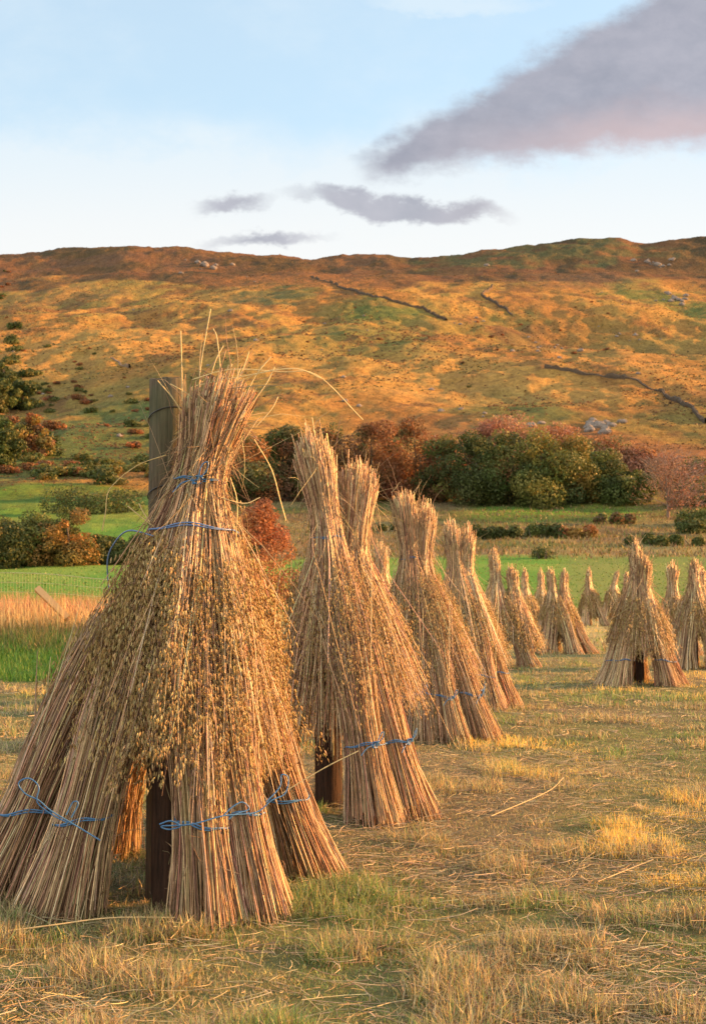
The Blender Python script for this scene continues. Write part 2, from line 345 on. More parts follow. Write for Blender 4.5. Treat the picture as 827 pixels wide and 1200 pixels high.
def terrain():
    ys = np.concatenate([np.linspace(-12, 2, 12), np.linspace(2.4, 20, 110), np.geomspace(20.3, 200, 190), np.geomspace(202, 1500, 430), np.geomspace(1520, 3200, 12)])
    us = np.concatenate([np.linspace(-1.3, -0.36, 40, endpoint=False), np.linspace(-0.36, 0.36, 520), np.linspace(0.36, 1.3, 40)[1:]])
    Yg, Ug = np.meshgrid(ys, us, indexing='ij'); Xg = Ug*np.maximum(Yg+4, 14)
    Xg = np.where(Yg > 60, Ug*(Yg+4), Xg)
    Zg = height(Xg, Yg)
    n, m = Yg.shape; idx = np.arange(n*m).reshape(n, m)
    f = np.stack([idx[:-1, :-1], idx[:-1, 1:], idx[1:, 1:], idx[1:, :-1]], -1).reshape(-1, 4)
    x, y = Xg.ravel(), Yg.ravel()
    def C(c): return np.array(c)[None, :]
    wob = (fbm(x/14, y/14, 31, 4)-0.5)
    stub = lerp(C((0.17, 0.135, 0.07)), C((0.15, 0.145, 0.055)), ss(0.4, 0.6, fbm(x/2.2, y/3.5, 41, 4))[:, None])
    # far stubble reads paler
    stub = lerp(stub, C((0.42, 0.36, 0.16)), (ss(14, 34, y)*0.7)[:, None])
    field = lerp(C((0.105, 0.235, 0.033)), C((0.165, 0.26, 0.045)), ss(0.4, 0.65, fbm(x/7, y/9, 42, 4))[:, None])
    rough = lerp(C((0.27, 0.22, 0.09)), C((0.19, 0.14, 0.07)), ss(0.4, 0.6, fbm(x/9, y/6, 43, 4))[:, None])
    rough = lerp(rough, C((0.11, 0.14, 0.035)), ss(0.5, 0.65, fbm(x/16, y/8, 44, 4))[:, None]*0.8)
    hill = lerp(C((0.42, 0.235, 0.058)), C((0.31, 0.155, 0.042)), ss(0.42, 0.6, fbm(x/60, y/180, 45, 6, .6))[:, None])
    hill = lerp(hill, C((0.20, 0.165, 0.045)), (0.75*ss(0.48, 0.64, fbm(x/45, y/120, 46, 6, .62)))[:, None])
    hill = lerp(hill, C((0.16, 0.08, 0.035)), (0.7*ss(0.54, 0.66, fbm(x/22, y/50, 47, 6, .65)))[:, None])
    upper = lerp(C((0.145, 0.07, 0.035)), C((0.06, 0.045, 0.026)), ss(0.4, 0.62, fbm(x/50, y/70, 48, 5, .6))[:, None])
    hill = lerp(hill, upper, (0.9*ss(1085, 1125, y+260*(fbm(x/90, y/90, 52, 5)-0.5)))[:, None])
    uu = x/np.maximum(y, 20)
    c = stub
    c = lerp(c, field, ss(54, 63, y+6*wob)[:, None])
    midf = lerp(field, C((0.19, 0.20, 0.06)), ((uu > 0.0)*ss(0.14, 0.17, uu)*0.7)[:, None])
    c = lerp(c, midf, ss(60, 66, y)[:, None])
    c = lerp(c, rough, (ss(108, 118, y+16*wob)*ss(-0.14, -0.05, uu))[:, None])
    gs = lerp(C((0.12, 0.24, 0.033)), C((0.14, 0.19, 0.04)), ss(0.4, 0.6, fbm(x/11, y/11, 49, 4))[:, None])
    c = lerp(c, gs, (ss(165, 172, y+8*wob)*ss(0.07, 0.10, uu)*(1-ss(0.20, 0.23, uu)))[:, None])
    c = lerp(c, hill, ss(200, 225, y+20*wob)[:, None])
    # verge left of the stubble
    verge = lerp(C((0.06, 0.13, 0.02)), C((0.09, 0.15, 0.03)), ss(0.4, 0.6, fbm(x/0.8, y/0.8, 50, 4))[:, None])
    c = lerp(c, verge, (ss(-2.6, -3.4, x+1.0*wob)*ss(15.4, 16.4, y+1.5*wob)*(1-ss(40, 50, y)))[:, None])
    wx = x+y*0.06*(fbm(x/24, y/24, 60, 4)-0.5); wy = y+y*0.14*(fbm(x/24+9, y/24, 61, 4)-0.5)
    for (px_, py_, rx, ry, pc, s) in PATCH:
        r = np.sqrt(((wx-px_)/rx)**2+((wy-py_)/ry)**2)
        c = lerp(c, C(pc), (s*ss(1.2, 0.7, r))[:, None])
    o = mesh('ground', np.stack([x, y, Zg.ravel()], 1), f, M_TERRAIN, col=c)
    h = o.data.attributes.new('hill', 'FLOAT', 'POINT'); h.data.foreach_set('value', ss(90, 200, y).astype(np.float32))
    tag(o, kind='structure')
terrain()

# ------------------------------------------------------------------ grass and litter (nobody could count it)
def blades(name, x, y, hgt, wid, lean, cols, label, cat='grass', mat=M_GRASS, seg=3, curl=1.0):
    n = len(x); z = height(x, y)
    az = rng.uniform(0, 2*math.pi, n); d = np.stack([np.cos(az), np.sin(az), np.zeros(n)], 1)
    side = np.stack([-np.sin(az), np.cos(az), np.zeros(n)], 1)
    # half of the blades show their flat to the viewer
    t = np.linspace(0, 1, seg)
    Pp = np.zeros((n, seg, 3)); Pp[:, :, 0] = x[:, None]; Pp[:, :, 1] = y[:, None]
    bend = (lean*hgt)[:, None]*(t**(1+0.7*curl))[None, :]
    Pp += d[:, None, :]*bend[:, :, None]
    Pp[:, :, 2] = z[:, None]-0.01+(hgt[:, None]*t[None, :]*np.sqrt(np.maximum(0.04, 1-0.45*np.clip(lean, 0, 1.5)[:, None]*t[None, :])))
    W = wid[:, None]*np.array([1.0, 0.8, 0.12] if seg == 3 else [1, .9, .6, .08])[None, :]
    V, Fc = ribbons(Pp, W, side)
    o = mesh(name, V, Fc, mat, col=rep(cols, seg*2), smooth=False)
    return tag(o, label, cat, kind='stuff')
def pick(palette, p, n, jit=0.18):
    pal = np.array(palette); p = np.array(p)/sum(p)
    c = pal[rng.choice(len(pal), n, p=p)]
    return c*(1+jit*rng.standard_normal((n, 1)))*(1+0.06*rng.standard_normal((n, 3)))
def fan(n, y0, y1, umax=0.33, pad=1.2, power=1.0):
    y = y0*(y1/y0)**(rng.random(n)**power)
    x = rng.uniform(-1, 1, n)*(umax*y+pad)
    return x, y
STUB_PAL = [(0.56, 0.45, 0.23), (0.42, 0.31, 0.17), (0.32, 0.33, 0.13), (0.20, 0.26, 0.08), (0.66, 0.50, 0.21), (0.20, 0.14, 0.09)]
def stubble(name, n, y0, y1, hs, ws, label):
    x, y = fan(n, y0, y1)
    keep = ~((x < -3.1) & (y > 16.2)); x, y = x[keep], y[keep]; n = len(x)
    g = fbm(x/0.55, y/0.7, 71, 3); g2 = fbm(x/2.3, y/3.0, 72, 3); tall = ss(0.48, 0.72, fbm(x/0.3, y/0.3, 73, 2))
    keep = rng.random(n) < (0.62+0.38*ss(0.35, 0.6, fbm(x/0.22, y/0.30, 74, 3))); x, y, g, g2, tall = x[keep], y[keep], g[keep], g2[keep], tall[keep]; n = len(x)
    c = pick(STUB_PAL, [3, 3, 2, 1.2, 1.5, 2], n)
    grn = pick([(0.18, 0.27, 0.07), (0.25, 0.32, 0.10), (0.34, 0.35, 0.13)], [2, 2, 1], n)
    yel = pick([(0.86, 0.60, 0.15), (0.80, 0.50, 0.13), (0.66, 0.54, 0.20)], [2, 1, 1], n)  # golden dry blades, brightened in clumps to paint sunlit patches
    m = (rng.random(n) < 0.75*ss(0.50, 0.62, g))[:, None]; c = np.where(m, grn, c)
    m = (rng.random(n) < 0.9*ss(0.46, 0.58, g2)*ss(0.34, 0.56, g))[:, None]; c = np.where(m, yel, c)
    h = hs*(0.45+0.7*rng.random(n))*(0.55+1.5*tall); w = ws*(0.6+0.8*rng.random(n))
    blades(name, x, y, h, w, np.abs(rng.normal(0.7, 0.6, n)), c, label)
stubble('stubble_grass', 430000, 2.6, 9, 0.043, 0.0036, 'short mown stubble grass in mixed straw, olive and green around the nearest sheaves')
stubble('stubble_grass', 220000, 9, 24, 0.045, 0.0065, 'short dry stubble grass across the middle of the field')
stubble('stubble_grass', 90000, 24, 62, 0.06, 0.018, 'pale far stubble grass between the small distant stooks')
# flattened litter: loose straws lying about
def litter(n, y0, y1, rad, label):
    x, y = fan(n, y0, y1)
    keep = ~((x < -3.1) & (y > 16.2)) & (rng.random(n) < 0.25+0.75*ss(0.4, 0.6, fbm(x/0.9, y/0.9, 75, 3))); x, y = x[keep], y[keep]; n = len(x)
    L = rng.uniform(0.03, 0.13, n)*rng.choice([1, 1, 1, 1.8], n); a = rng.uniform(0, math.pi, n); t = np.linspace(-0.5, 0.5, 4)
    X = x[:, None]+np.cos(a)[:, None]*L[:, None]*t; Y = y[:, None]+np.sin(a)[:, None]*L[:, None]*t
    bend = rng.normal(0, 0.12, n)*L; X += (-np.sin(a)*bend)[:, None]*(1-4*t**2); Y += (np.cos(a)*bend)[:, None]*(1-4*t**2)
    Zz = height(X, Y)+rng.uniform(0.003, 0.032, n)[:, None]+rng.normal(0, 0.06, n)[:, None]*L[:, None]*t*2
    V, Fc = tubes(np.stack([X, Y, Zz], -1), np.full((n, 4), rad)*rng.uniform(0.6, 1.2, n)[:, None], 3)
    c = pick([(0.52, 0.42, 0.25), (0.40, 0.30, 0.18), (0.60, 0.49, 0.30), (0.28, 0.20, 0.13)], [3, 3, 1.6, 1.6], n)
    tag(mesh('straw_litter', V, Fc, M_STRAW, col=rep(c, 12)), label, 'straw', kind='stuff')
litter(32000, 2.6, 10, 0.0012, 'loose dry straws lying flat among the near stubble')
litter(9000, 10, 30, 0.003, 'loose dry straws scattered over the farther stubble')
# verge at the left: lush green then tall dry grass by the fence
n = 42000; y = rng.uniform(16.0, 27, n); x = rng.uniform(-9.5, -2.6, n); k = (x < -2.75-0.25*np.sin(y)) & (x > -0.33*y-1.2); x, y = x[k], y[k]
mix = ss(20.0, 22.8, y+2.0*(fbm(x/1.2, y/1.2, 80, 3)-0.5)); n = len(x)
c = np.where((rng.random(n) < mix)[:, None], pick([(0.12, 0.15, 0.05), (0.22, 0.20, 0.07), (0.34, 0.25, 0.10)], [2, 2, 1], n), pick([(0.05, 0.15, 0.018), (0.09, 0.21, 0.03), (0.19, 0.26, 0.05)], [2, 3, 1], n))
blades('verge_grass', x, y, lerp(0.13, 0.36, mix)*rng.uniform(0.6, 1.2, n), rng.uniform(0.006, 0.014, n), np.abs(rng.normal(0.5, 0.3, n)), c, 'lush green grass verge left of the stubble field', seg=4)
n = 20000; y = rng.uniform(22.6, 28.5, n); x = rng.uniform(-10, -2.8, n); k = (x > -0.33*y-1.2) & (rng.random(n) < 0.3+0.7*ss(.4, .6, fbm(x/.7, y/.7, 81, 2))); x, y = x[k], y[k]; n = len(x)
red = ss(23.6, 24.8, y+1.5*(fbm(x/1.1, y/1.1, 82, 3)-0.5))
c = np.where((rng.random(n) < red)[:, None], pick([(0.48, 0.20, 0.10), (0.56, 0.26, 0.13), (0.42, 0.25, 0.14)], [2, 2, 1], n), pick([(0.80, 0.58, 0.26), (0.70, 0.48, 0.20), (0.60, 0.38, 0.16)], [2, 2, 1], n))
blades('dry_tall_grass', x, y, rng.uniform(0.35, 0.85, n), rng.uniform(0.006, 0.014, n), np.abs(rng.normal(0.35, 0.25, n)), c, 'tall straw-coloured and rusty dry grass under the netting fence', seg=4)
# rough meadow tussocks beyond the field
n = 60000; y = 62*(200/62)**rng.random(n); x = rng.uniform(-0.36, 0.36, n)*y
m2 = ss(108, 118, y)*(x/y > -0.1); keep = rng.random(n) < lerp(0.35, 1.0, m2); x, y, m2 = x[keep], y[keep], m2[keep]; n = len(x)
c = np.where((m2 > 0.5)[:, None], pick([(0.24, 0.18, 0.07), (0.16, 0.11, 0.06), (0.12, 0.15, 0.04), (0.30, 0.22, 0.10)], [3, 2, 2, 1], n), pick([(0.12, 0.22, 0.04), (0.16, 0.24, 0.05), (0.24, 0.25, 0.08)], [3, 2, 1], n))
blades('meadow_grass', x, y, lerp(0.10, 0.42, m2)*rng.uniform(0.5, 1.3, n), 0.05+0.09*rng.random(n), np.abs(rng.normal(0.6, 0.3, n)), c, 'green and brown meadow grass between the stubble and the tree belt')

# ------------------------------------------------------------------ stooks
STRAW_PAL = [(0.70, 0.50, 0.29), (0.57, 0.38, 0.21), (0.40, 0.245, 0.135), (0.20, 0.11, 0.065), (0.82, 0.64, 0.40), (0.52, 0.30, 0.20), (0.58, 0.49, 0.25)]
STRAW_P = [2.6, 3.0, 2.6, 2.1, 1.7, 2.0, 0.5]
OAT_PAL = [(0.45, 0.31, 0.12), (0.35, 0.225, 0.08), (0.55, 0.40, 0.17), (0.23, 0.14, 0.055), (0.64, 0.49, 0.24)]
OAT_P = [3, 2.5, 2.2, 1.3, .8]
def ax(pts, s):
    """interpolate a control polyline, s may be outside 0..1 at the start"""
    K = len(pts); ts = np.linspace(0, 1, K)
    pts = np.asarray(pts, float)
    if pts.ndim == 1:
        return pchip(ts, pts, np.clip(s, 0, 1))
    r = np.stack([pchip(ts, pts[:, j], np.clip(s, 0, 1)) for j in range(pts.shape[1])], -1)
    d0 = (pts[1]-pts[0])*(K-1)
    return r+np.minimum(s, 0)[..., None]*d0
def messy(n, t):
    a = rng.normal(0, 0.008, (n, 1, 3))*np.sin(math.pi*t)[..., None]
    ph = rng.uniform(0, 6.3, (n, 1, 3)); fq = rng.uniform(3, 9, (n, 1, 3))
    a = a+0.0035*np.sin(t[..., None]*fq+ph)
    rogue = (rng.random(n) < 0.09)[:, None, None]
    t0 = rng.uniform(0.2, 0.85, (n, 1, 1)); kink = (rng.random(n) < 0.08)[:, None, None]
    a = a+kink*np.maximum(t[..., None]-t0, 0)*rng.normal(0, 0.13, (n, 1, 3))
    return a+rogue*rng.normal(0, 0.022, (n, 1, 3))*(t[..., None]-0.35)*2
def curls(Pp, TH, m, L0, rad):
    """dry curled leaves and broken bits clinging to the straws"""
    n, K, _ = Pp.shape; i = rng.integers(n, size=m); a = rng.integers(0, K-1, m); fr = rng.random(m)[:, None]
    p = Pp[i, a]*(1-fr)+Pp[i, a+1]*fr; tg = Pp[i, a+1]-Pp[i, a]; tg /= np.linalg.norm(tg, axis=1, keepdims=True)+1e-9
    o = np.stack([np.cos(TH[i, a]), np.sin(TH[i, a]), np.zeros(m)], 1); L = L0*rng.uniform(0.4, 1.3, m)[:, None, None]
    d = tg+o*rng.uniform(0.02, 0.5, m)[:, None]+rng.normal(0, 0.35, (m, 3)); d2 = rng.normal(0, 0.7, (m, 3)); d = d*rng.choice([-1.0, 1.0], m)[:, None]
    t = np.linspace(0, 1, 5)[None, :, None]
    path = p[:, None]+L*(d[:, None]*t+0.45*d2[:, None]*t*t+0.04*np.sin(t*5+rng.uniform(0, 6, (m, 1, 1)))*rng.normal(0, 1, (m, 1, 3)))
    path[:, :, 2] -= 0.25*L[..., 0]*t[..., 0]**2
    V, Fc = tubes(path, rad*np.array([1, 1.1, 1, .8, .3])[None]*rng.uniform(.5, 1.2, m)[:, None], 3)
    return V, Fc, rep(pick([(0.42, 0.30, 0.16), (0.30, 0.19, 0.10), (0.52, 0.40, 0.22), (0.22, 0.13, 0.08)], [3, 3, 1.5, 1.5], m), 15)
def bundle(n, axis, rad, s0, s1, thick, modul=0.10, drift=0.25, seg=7, outer=0.55, seed=0, arc=None, f=None):
    th = rng.uniform(-math.pi, math.pi, n) if arc is None else rng.uniform(arc[0], arc[1], n)
    f = rng.random(n)**outer if f is None else f
    f = np.where(rng.random(n) < 0.07, f*1.10, f)
    t = np.linspace(0, 1, seg)[None, :]; s = s0[:, None]+(s1-s0)[:, None]*t
    dth = rng.normal(0, drift, n)
    c = ax(axis, s); rr = ax(rad, s)
    TH = th[:, None]+dth[:, None]*(s-0.4)
    mod = 1+modul*(2*vnoise(TH*3.2/1.0+50, s*0+seed*3.7, seed)-1)+0.5*modul*(2*vnoise(TH*9+50, s*2, seed+5)-1)
    w = rr*f[:, None]*mod
    Pp = c+np.stack([np.cos(TH)*w, np.sin(TH)*w, np.zeros_like(w)], -1)
    Pp += messy(n, t)
    r = thick*rng.uniform(0.55, 1.25, n)[:, None]*np.ones((1, seg)); r[:, -1] *= 0.5
    return Pp, r, TH, f
def spikelets(Pp, TH, f, per, lo, hi, size, hang=0.036, only=0.35):
    """oat spikelets hanging about the head end (t from lo to 1) of each straw"""
    n, K, _ = Pp.shape
    sel = np.where((f > only) & (rng.random(n) < 0.30*(0.3+0.9*ss(.3, .6, vnoise(TH[:, 0]*6+30, f*0+n*0.37, 19)))))[0]; per = int(per*2.9); i = np.repeat(sel, per); m = len(i)
    lo_s = lo+0.5*rng.random(n)*(hi-lo); t = lo_s[i]+(hi-lo_s[i])*rng.random(m); q = t*(K-1); a = np.clip(np.floor(q).astype(int), 0, K-2); fr = (q-a)[:, None]
    p = Pp[i, a]*(1-fr)+Pp[i, a+1]*fr; tg = Pp[i, a+1]-Pp[i, a]; tg /= np.linalg.norm(tg, axis=1, keepdims=True)+1e-9
    outd = np.stack([np.cos(TH[i, a]), np.sin(TH[i, a]), np.zeros(m)], 1)
    cl = rng.normal(0, hang*0.55, (n, 3))[i]
    p = p+outd*(hang*(0.15+0.9*rng.random(m)))[:, None]+cl*t[:, None]+rng.normal(0, 1, (m, 3))*(hang*(0.15+0.42*np.sin(math.pi*np.clip((t-lo_s[i])/(hi-lo_s[i]), 0, 1)**0.7)))[:, None]
    tgz = np.where(tg[:, 2:3] > 0, -tg, tg)
    d = tgz*0.35+np.array([0, 0, -1.0])+outd*rng.uniform(-0.1, 0.45, m)[:, None]+rng.normal(0, 0.28, (m, 3)); d /= np.linalg.norm(d, axis=1, keepdims=True)
    L = size*rng.uniform(0.7, 1.25, m)
    path = np.stack([p, p+d*(L*0.38)[:, None], p+d*L[:, None]], 1)
    rr = np.stack([L*0.05, L*rng.uniform(0.12, 0.17, m), L*0.03], 1)
    V, Fc = tubes(path, rr, 3)
    return V, Fc, rep(pick(OAT_PAL, OAT_P, m, 0.15), 9)
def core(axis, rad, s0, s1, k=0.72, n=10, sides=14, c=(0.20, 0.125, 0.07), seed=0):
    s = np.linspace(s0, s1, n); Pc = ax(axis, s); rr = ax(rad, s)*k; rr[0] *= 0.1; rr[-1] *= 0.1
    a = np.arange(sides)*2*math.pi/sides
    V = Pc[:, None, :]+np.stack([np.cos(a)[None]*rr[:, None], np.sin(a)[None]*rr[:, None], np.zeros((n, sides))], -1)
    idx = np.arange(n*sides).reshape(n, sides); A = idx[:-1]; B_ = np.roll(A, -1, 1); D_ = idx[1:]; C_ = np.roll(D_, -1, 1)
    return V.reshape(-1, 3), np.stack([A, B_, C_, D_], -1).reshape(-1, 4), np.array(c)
FARTINT = np.array((1.0, 1.0, 1.0))
BLUE = (0.05, 0.15, 0.30)
def poly_tube(pts, r, sides=5, sub=6):
    pts = np.asarray(pts, float); K = len(pts); s = np.linspace(0, 1, (K-1)*sub+1); ts = np.linspace(0, 1, K)
    # Catmull-Rom
    out_ = []
    ext = np.vstack([2*pts[0]-pts[1], pts, 2*pts[-1]-pts[-2]])
    for i in range(K-1):
        p0, p1, p2, p3 = ext[i:i+4]
        for t in np.linspace(0, 1, sub, endpoint=False):
            out_.append(0.5*((2*p1)+(-p0+p2)*t+(2*p0-5*p1+4*p2-p3)*t*t+(-p0+3*p1-3*p2+p3)*t**3))
    out_.append(pts[-1]); o = np.array(out_)[None]
    return tubes(o, np.full((1, o.shape[1]), r), sides)
def twine(axis, rad, s, parent, r=0.004, face=-math.pi/2, fancy=True, tilt=0.02, arc=None, col=BLUE):
    a = np.linspace(0, 2*math.pi, 40) if arc is None else np.linspace(arc[0], arc[1], 24)
    c = ax(axis, np.array([s]))[0]; rr = float(ax(rad, np.array([s]))[0])*1.09+r*0.5
    ph = rng.uniform(0, 6)
    ring = c+np.stack([np.cos(a)*rr, np.sin(a)*rr, tilt*np.sin(a+ph)+0.004*np.sin(5*a+ph)], 1)
    parts = [poly_tube(ring, r, 4, 2)+(np.array(col),)]
    parts.append(poly_tube(ring+np.stack([0*a, 0*a, r*1.7+0.004*np.sin(3*a)], 1), r*0.9, 4, 2)+(np.array(col)*1.2,))
    if fancy:
        o = np.array([math.cos(face), math.sin(face), 0]); sd_ = np.array([-math.sin(face), math.cos(face), 0])
        k = c+o*(rr+0.008)+np.array([0, 0, tilt*math.sin(face+ph)])
        z = np.array([0, 0, 1.0])
        for q in range(2):   # knot
            kn = [k+sd_*0.018*math.cos(b)+z*0.014*math.sin(b+q)+o*0.006*math.sin(2*b+q) for b in np.linspace(0, 5.5, 8)]
            parts.append(poly_tube(kn, r*1.1, 4, 4)+(np.array(col)*1.1,))
        parts.append(poly_tube([k, k+sd_*0.03+z*0.03+o*.01, k+sd_*0.035+z*0.06+o*.015, k+sd_*0.015+z*0.05+o*.02, k+o*.01], r*0.9, 4, 5)+(np.array(col)*1.1,))
        parts.append(poly_tube([k, k-sd_*0.05-z*0.01+o*.012, k-sd_*0.085-z*0.045+o*.015], r*0.9, 4, 5)+(np.array(col),))
    V, Fc, Cc_ = join(parts)
    return mesh('twine', V, Fc, M_TWINE, parent, col=Cc_)

def hood_sheaf(root, top, waist, foot, thick, n, per, osz, lenf=None, R_top=0.15, R_w=0.095, R_b=0.42, seed=0, twn=1, fancy=False, head_lo=0.5, smin=0.62, crown=0.10, rag=0.022, dome=0.03, endvar=0.0, clump=0.0, per_only=0.35):
    """cap sheaf hung upside down: cut ends up, oat heads hanging round the skirt"""
    top, waist, foot = map(np.array, (top, waist, foot))
    L = top[2]-foot[2]; tw = (top[2]-waist[2])/L
    # 9 control rows, evenly spaced in height
    hs = np.linspace(0, 1, 13)
    axis = np.array([lerp(top, waist, h/tw) if h <= tw else lerp(waist, foot, (h-tw)/(1-tw)) for h in hs])
    rad = np.array([lerp(R_top, R_w, ss(0, 1, np.array(h/tw))**0.8) if h <= tw else lerp(R_w, R_b, ((h-tw)/(1-tw))**0.95) for h in hs])
    s0 = rng.normal(0.035, rag, n)-crown*rng.random(n)**5+0.035*(vnoise(rng.uniform(0, 9, n), np.zeros(n), seed)-.5); th_len = rng.uniform(smin, 1.0, n)*(1-endvar*rng.random(n)*0)
    fo = rng.random(n)**0.55; s0 = s0+dome*fo*fo*1.6
    Pp, r, TH, f = bundle(n, axis, rad, s0, th_len, thick, seed=seed, modul=0.13, f=fo)
    if clump and lenf is None: lenf = lambda th: 1-clump*vnoise(th*3.5+40, th*0+seed, seed+9)
    if lenf is not None:
        # shorten the skirt where the sheaf is parted
        sc = lenf(TH[:, 0]); th2 = th_len*sc; Pp = None
        s = s0[:, None]+(th2-s0)[:, None]*np.linspace(0, 1, 7)[None]
        c = ax(axis, s); w = ax(rad, s)*f[:, None]*(1+0.13*(2*vnoise(TH*3.2+50, s*0+seed*3.7, seed)-1)+0.05*(2*vnoise(TH*9+50, s*2, seed+5)-1))
        Pp = c+np.stack([np.cos(TH)*w, np.sin(TH)*w, np.zeros_like(w)], -1)+messy(n, np.linspace(0, 1, 7)[None, :])
    cols = pick(STRAW_PAL, STRAW_P, n)*FARTINT
    V, Fc = tubes(Pp, r, 3)
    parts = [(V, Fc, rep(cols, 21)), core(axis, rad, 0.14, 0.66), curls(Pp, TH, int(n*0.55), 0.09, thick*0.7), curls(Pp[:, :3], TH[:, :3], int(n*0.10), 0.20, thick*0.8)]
    V, Fc, Cc_ = join(parts); sh = mesh('sheaf', V, Fc, M_STRAW, root, col=Cc_)
    V, Fc, Cc_ = spikelets(Pp, TH, f, per, head_lo, 1.03, osz, only=per_only); mesh('oat_heads', V, Fc, M_OAT, sh, col=Cc_)
    if twn >= 1: twine(axis, rad, tw, sh, r=max(0.0028, thick*1.0), fancy=fancy, tilt=0.012, face=-1.5)
    if twn >= 2: twine(axis, rad, tw+(1-tw)*0.17, sh, r=max(0.003, thick), fancy=False, tilt=0.02, col=(0.10, 0.17, 0.33))
    return sh
def leg_sheaf(root, ang, dist, top, thick, n, per, osz, rb=0.15, seed=0, tw=True, fancy=False, smax=0.95, face=None, rt=0.075, base_z=0.0, head_lo=0.62, ts=0.24):
    B_ = np.array([math.cos(ang)*dist, math.sin(ang)*dist, base_z]); T_ = np.array(top, float)
    hs = np.linspace(0, 1, 9)
    axis = np.array([lerp(B_, T_, h) for h in hs]); axis[:, 2] += 0.03*np.sin(math.pi*hs)
    rad = np.interp(hs, [0, ts, 0.5, 0.75, 1], [rb*1.2, rb*0.70, rb*0.80, rb*0.8, rt])
    s0 = rng.normal(0.012, 0.03, n)+0.10*(rng.random(n) < 0.05)*rng.random(n); s1 = rng.uniform(0.72, smax, n)
    Pp, r, TH, f = bundle(n, axis, rad, s0, s1, thick, seed=seed, modul=0.08, drift=0.2, seg=6)
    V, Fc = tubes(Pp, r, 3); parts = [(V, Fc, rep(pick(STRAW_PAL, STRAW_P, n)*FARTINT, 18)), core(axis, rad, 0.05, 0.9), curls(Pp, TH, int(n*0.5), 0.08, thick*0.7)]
    V, Fc, Cc_ = join(parts); sh = mesh('sheaf', V, Fc, M_STRAW, root, col=Cc_)
    if per:
        V, Fc, Cc_ = spikelets(Pp, TH, f, per, head_lo, 1.02, osz); mesh('oat_heads', V, Fc, M_OAT, sh, col=Cc_)
    if tw: twine(axis, rad, ts, sh, r=max(0.003, thick*0.95), fancy=fancy, tilt=0.02, face=ang if face is None else face)
    return sh
def post(px, base_py, h, r, label, lean=(0, 0), mat=None, name='wooden_post', group='posts the stooks lean on', y=None):
    y = y or ground_y(base_py); x, y, z = at(px, y)
    K, S = 24, 22; a = np.arange(S)*2*math.pi/S; t = np.linspace(-0.05, 1, K)
    rr = r*(1+0.05*(2*vnoise(np.cos(a)[None]*1.5+9, t[:, None]*2+np.sin(a)[None]*1.5, 5)-1)+0.025*(2*vnoise(a[None]*6, t[:, None]*3, 6)-1))
    V = np.stack([np.cos(a)[None]*rr+lean[0]*t[:, None], np.sin(a)[None]*rr+lean[1]*t[:, None], np.repeat(t[:, None]*h, S, 1)], -1)
    V[-1, :, 2] += 0.012*(vnoise(np.cos(a)*3, np.sin(a)*3, 3)-0.5)
    top = V[-1].copy(); ring2 = top.copy(); ring2[:, :2] = lerp(ring2[:, :2], top[:, :2].mean(0), 0.08); ring2[:, 2] += 0.006
    cen = ring2.copy(); cen[:, :2] = lerp(cen[:, :2], top[:, :2].mean(0), 0.97); cen[:, 2] += 0.002
    V = np.concatenate([V, ring2[None], cen[None]]); n_ = K+2
    idx = np.arange(n_*S).reshape(n_, S); A = idx[:-1]; B_ = np.roll(A, -1, 1); D_ = idx[1:]; C_ = np.roll(D_, -1, 1)
    o = mesh(name, V, np.stack([A, B_, C_, D_], -1).reshape(-1, 4), mat or M_WOOD, loc=(x, y, z))
    return tag(o, label, 'post', group)
def ground_y(py): return CAM_H/-E(py)

def stray(pts, r=0.0016, c=(0.66, 0.5, 0.24), sub=5):
    v, f = poly_tube(pts, r, 3, sub); return v, f, np.array(c)

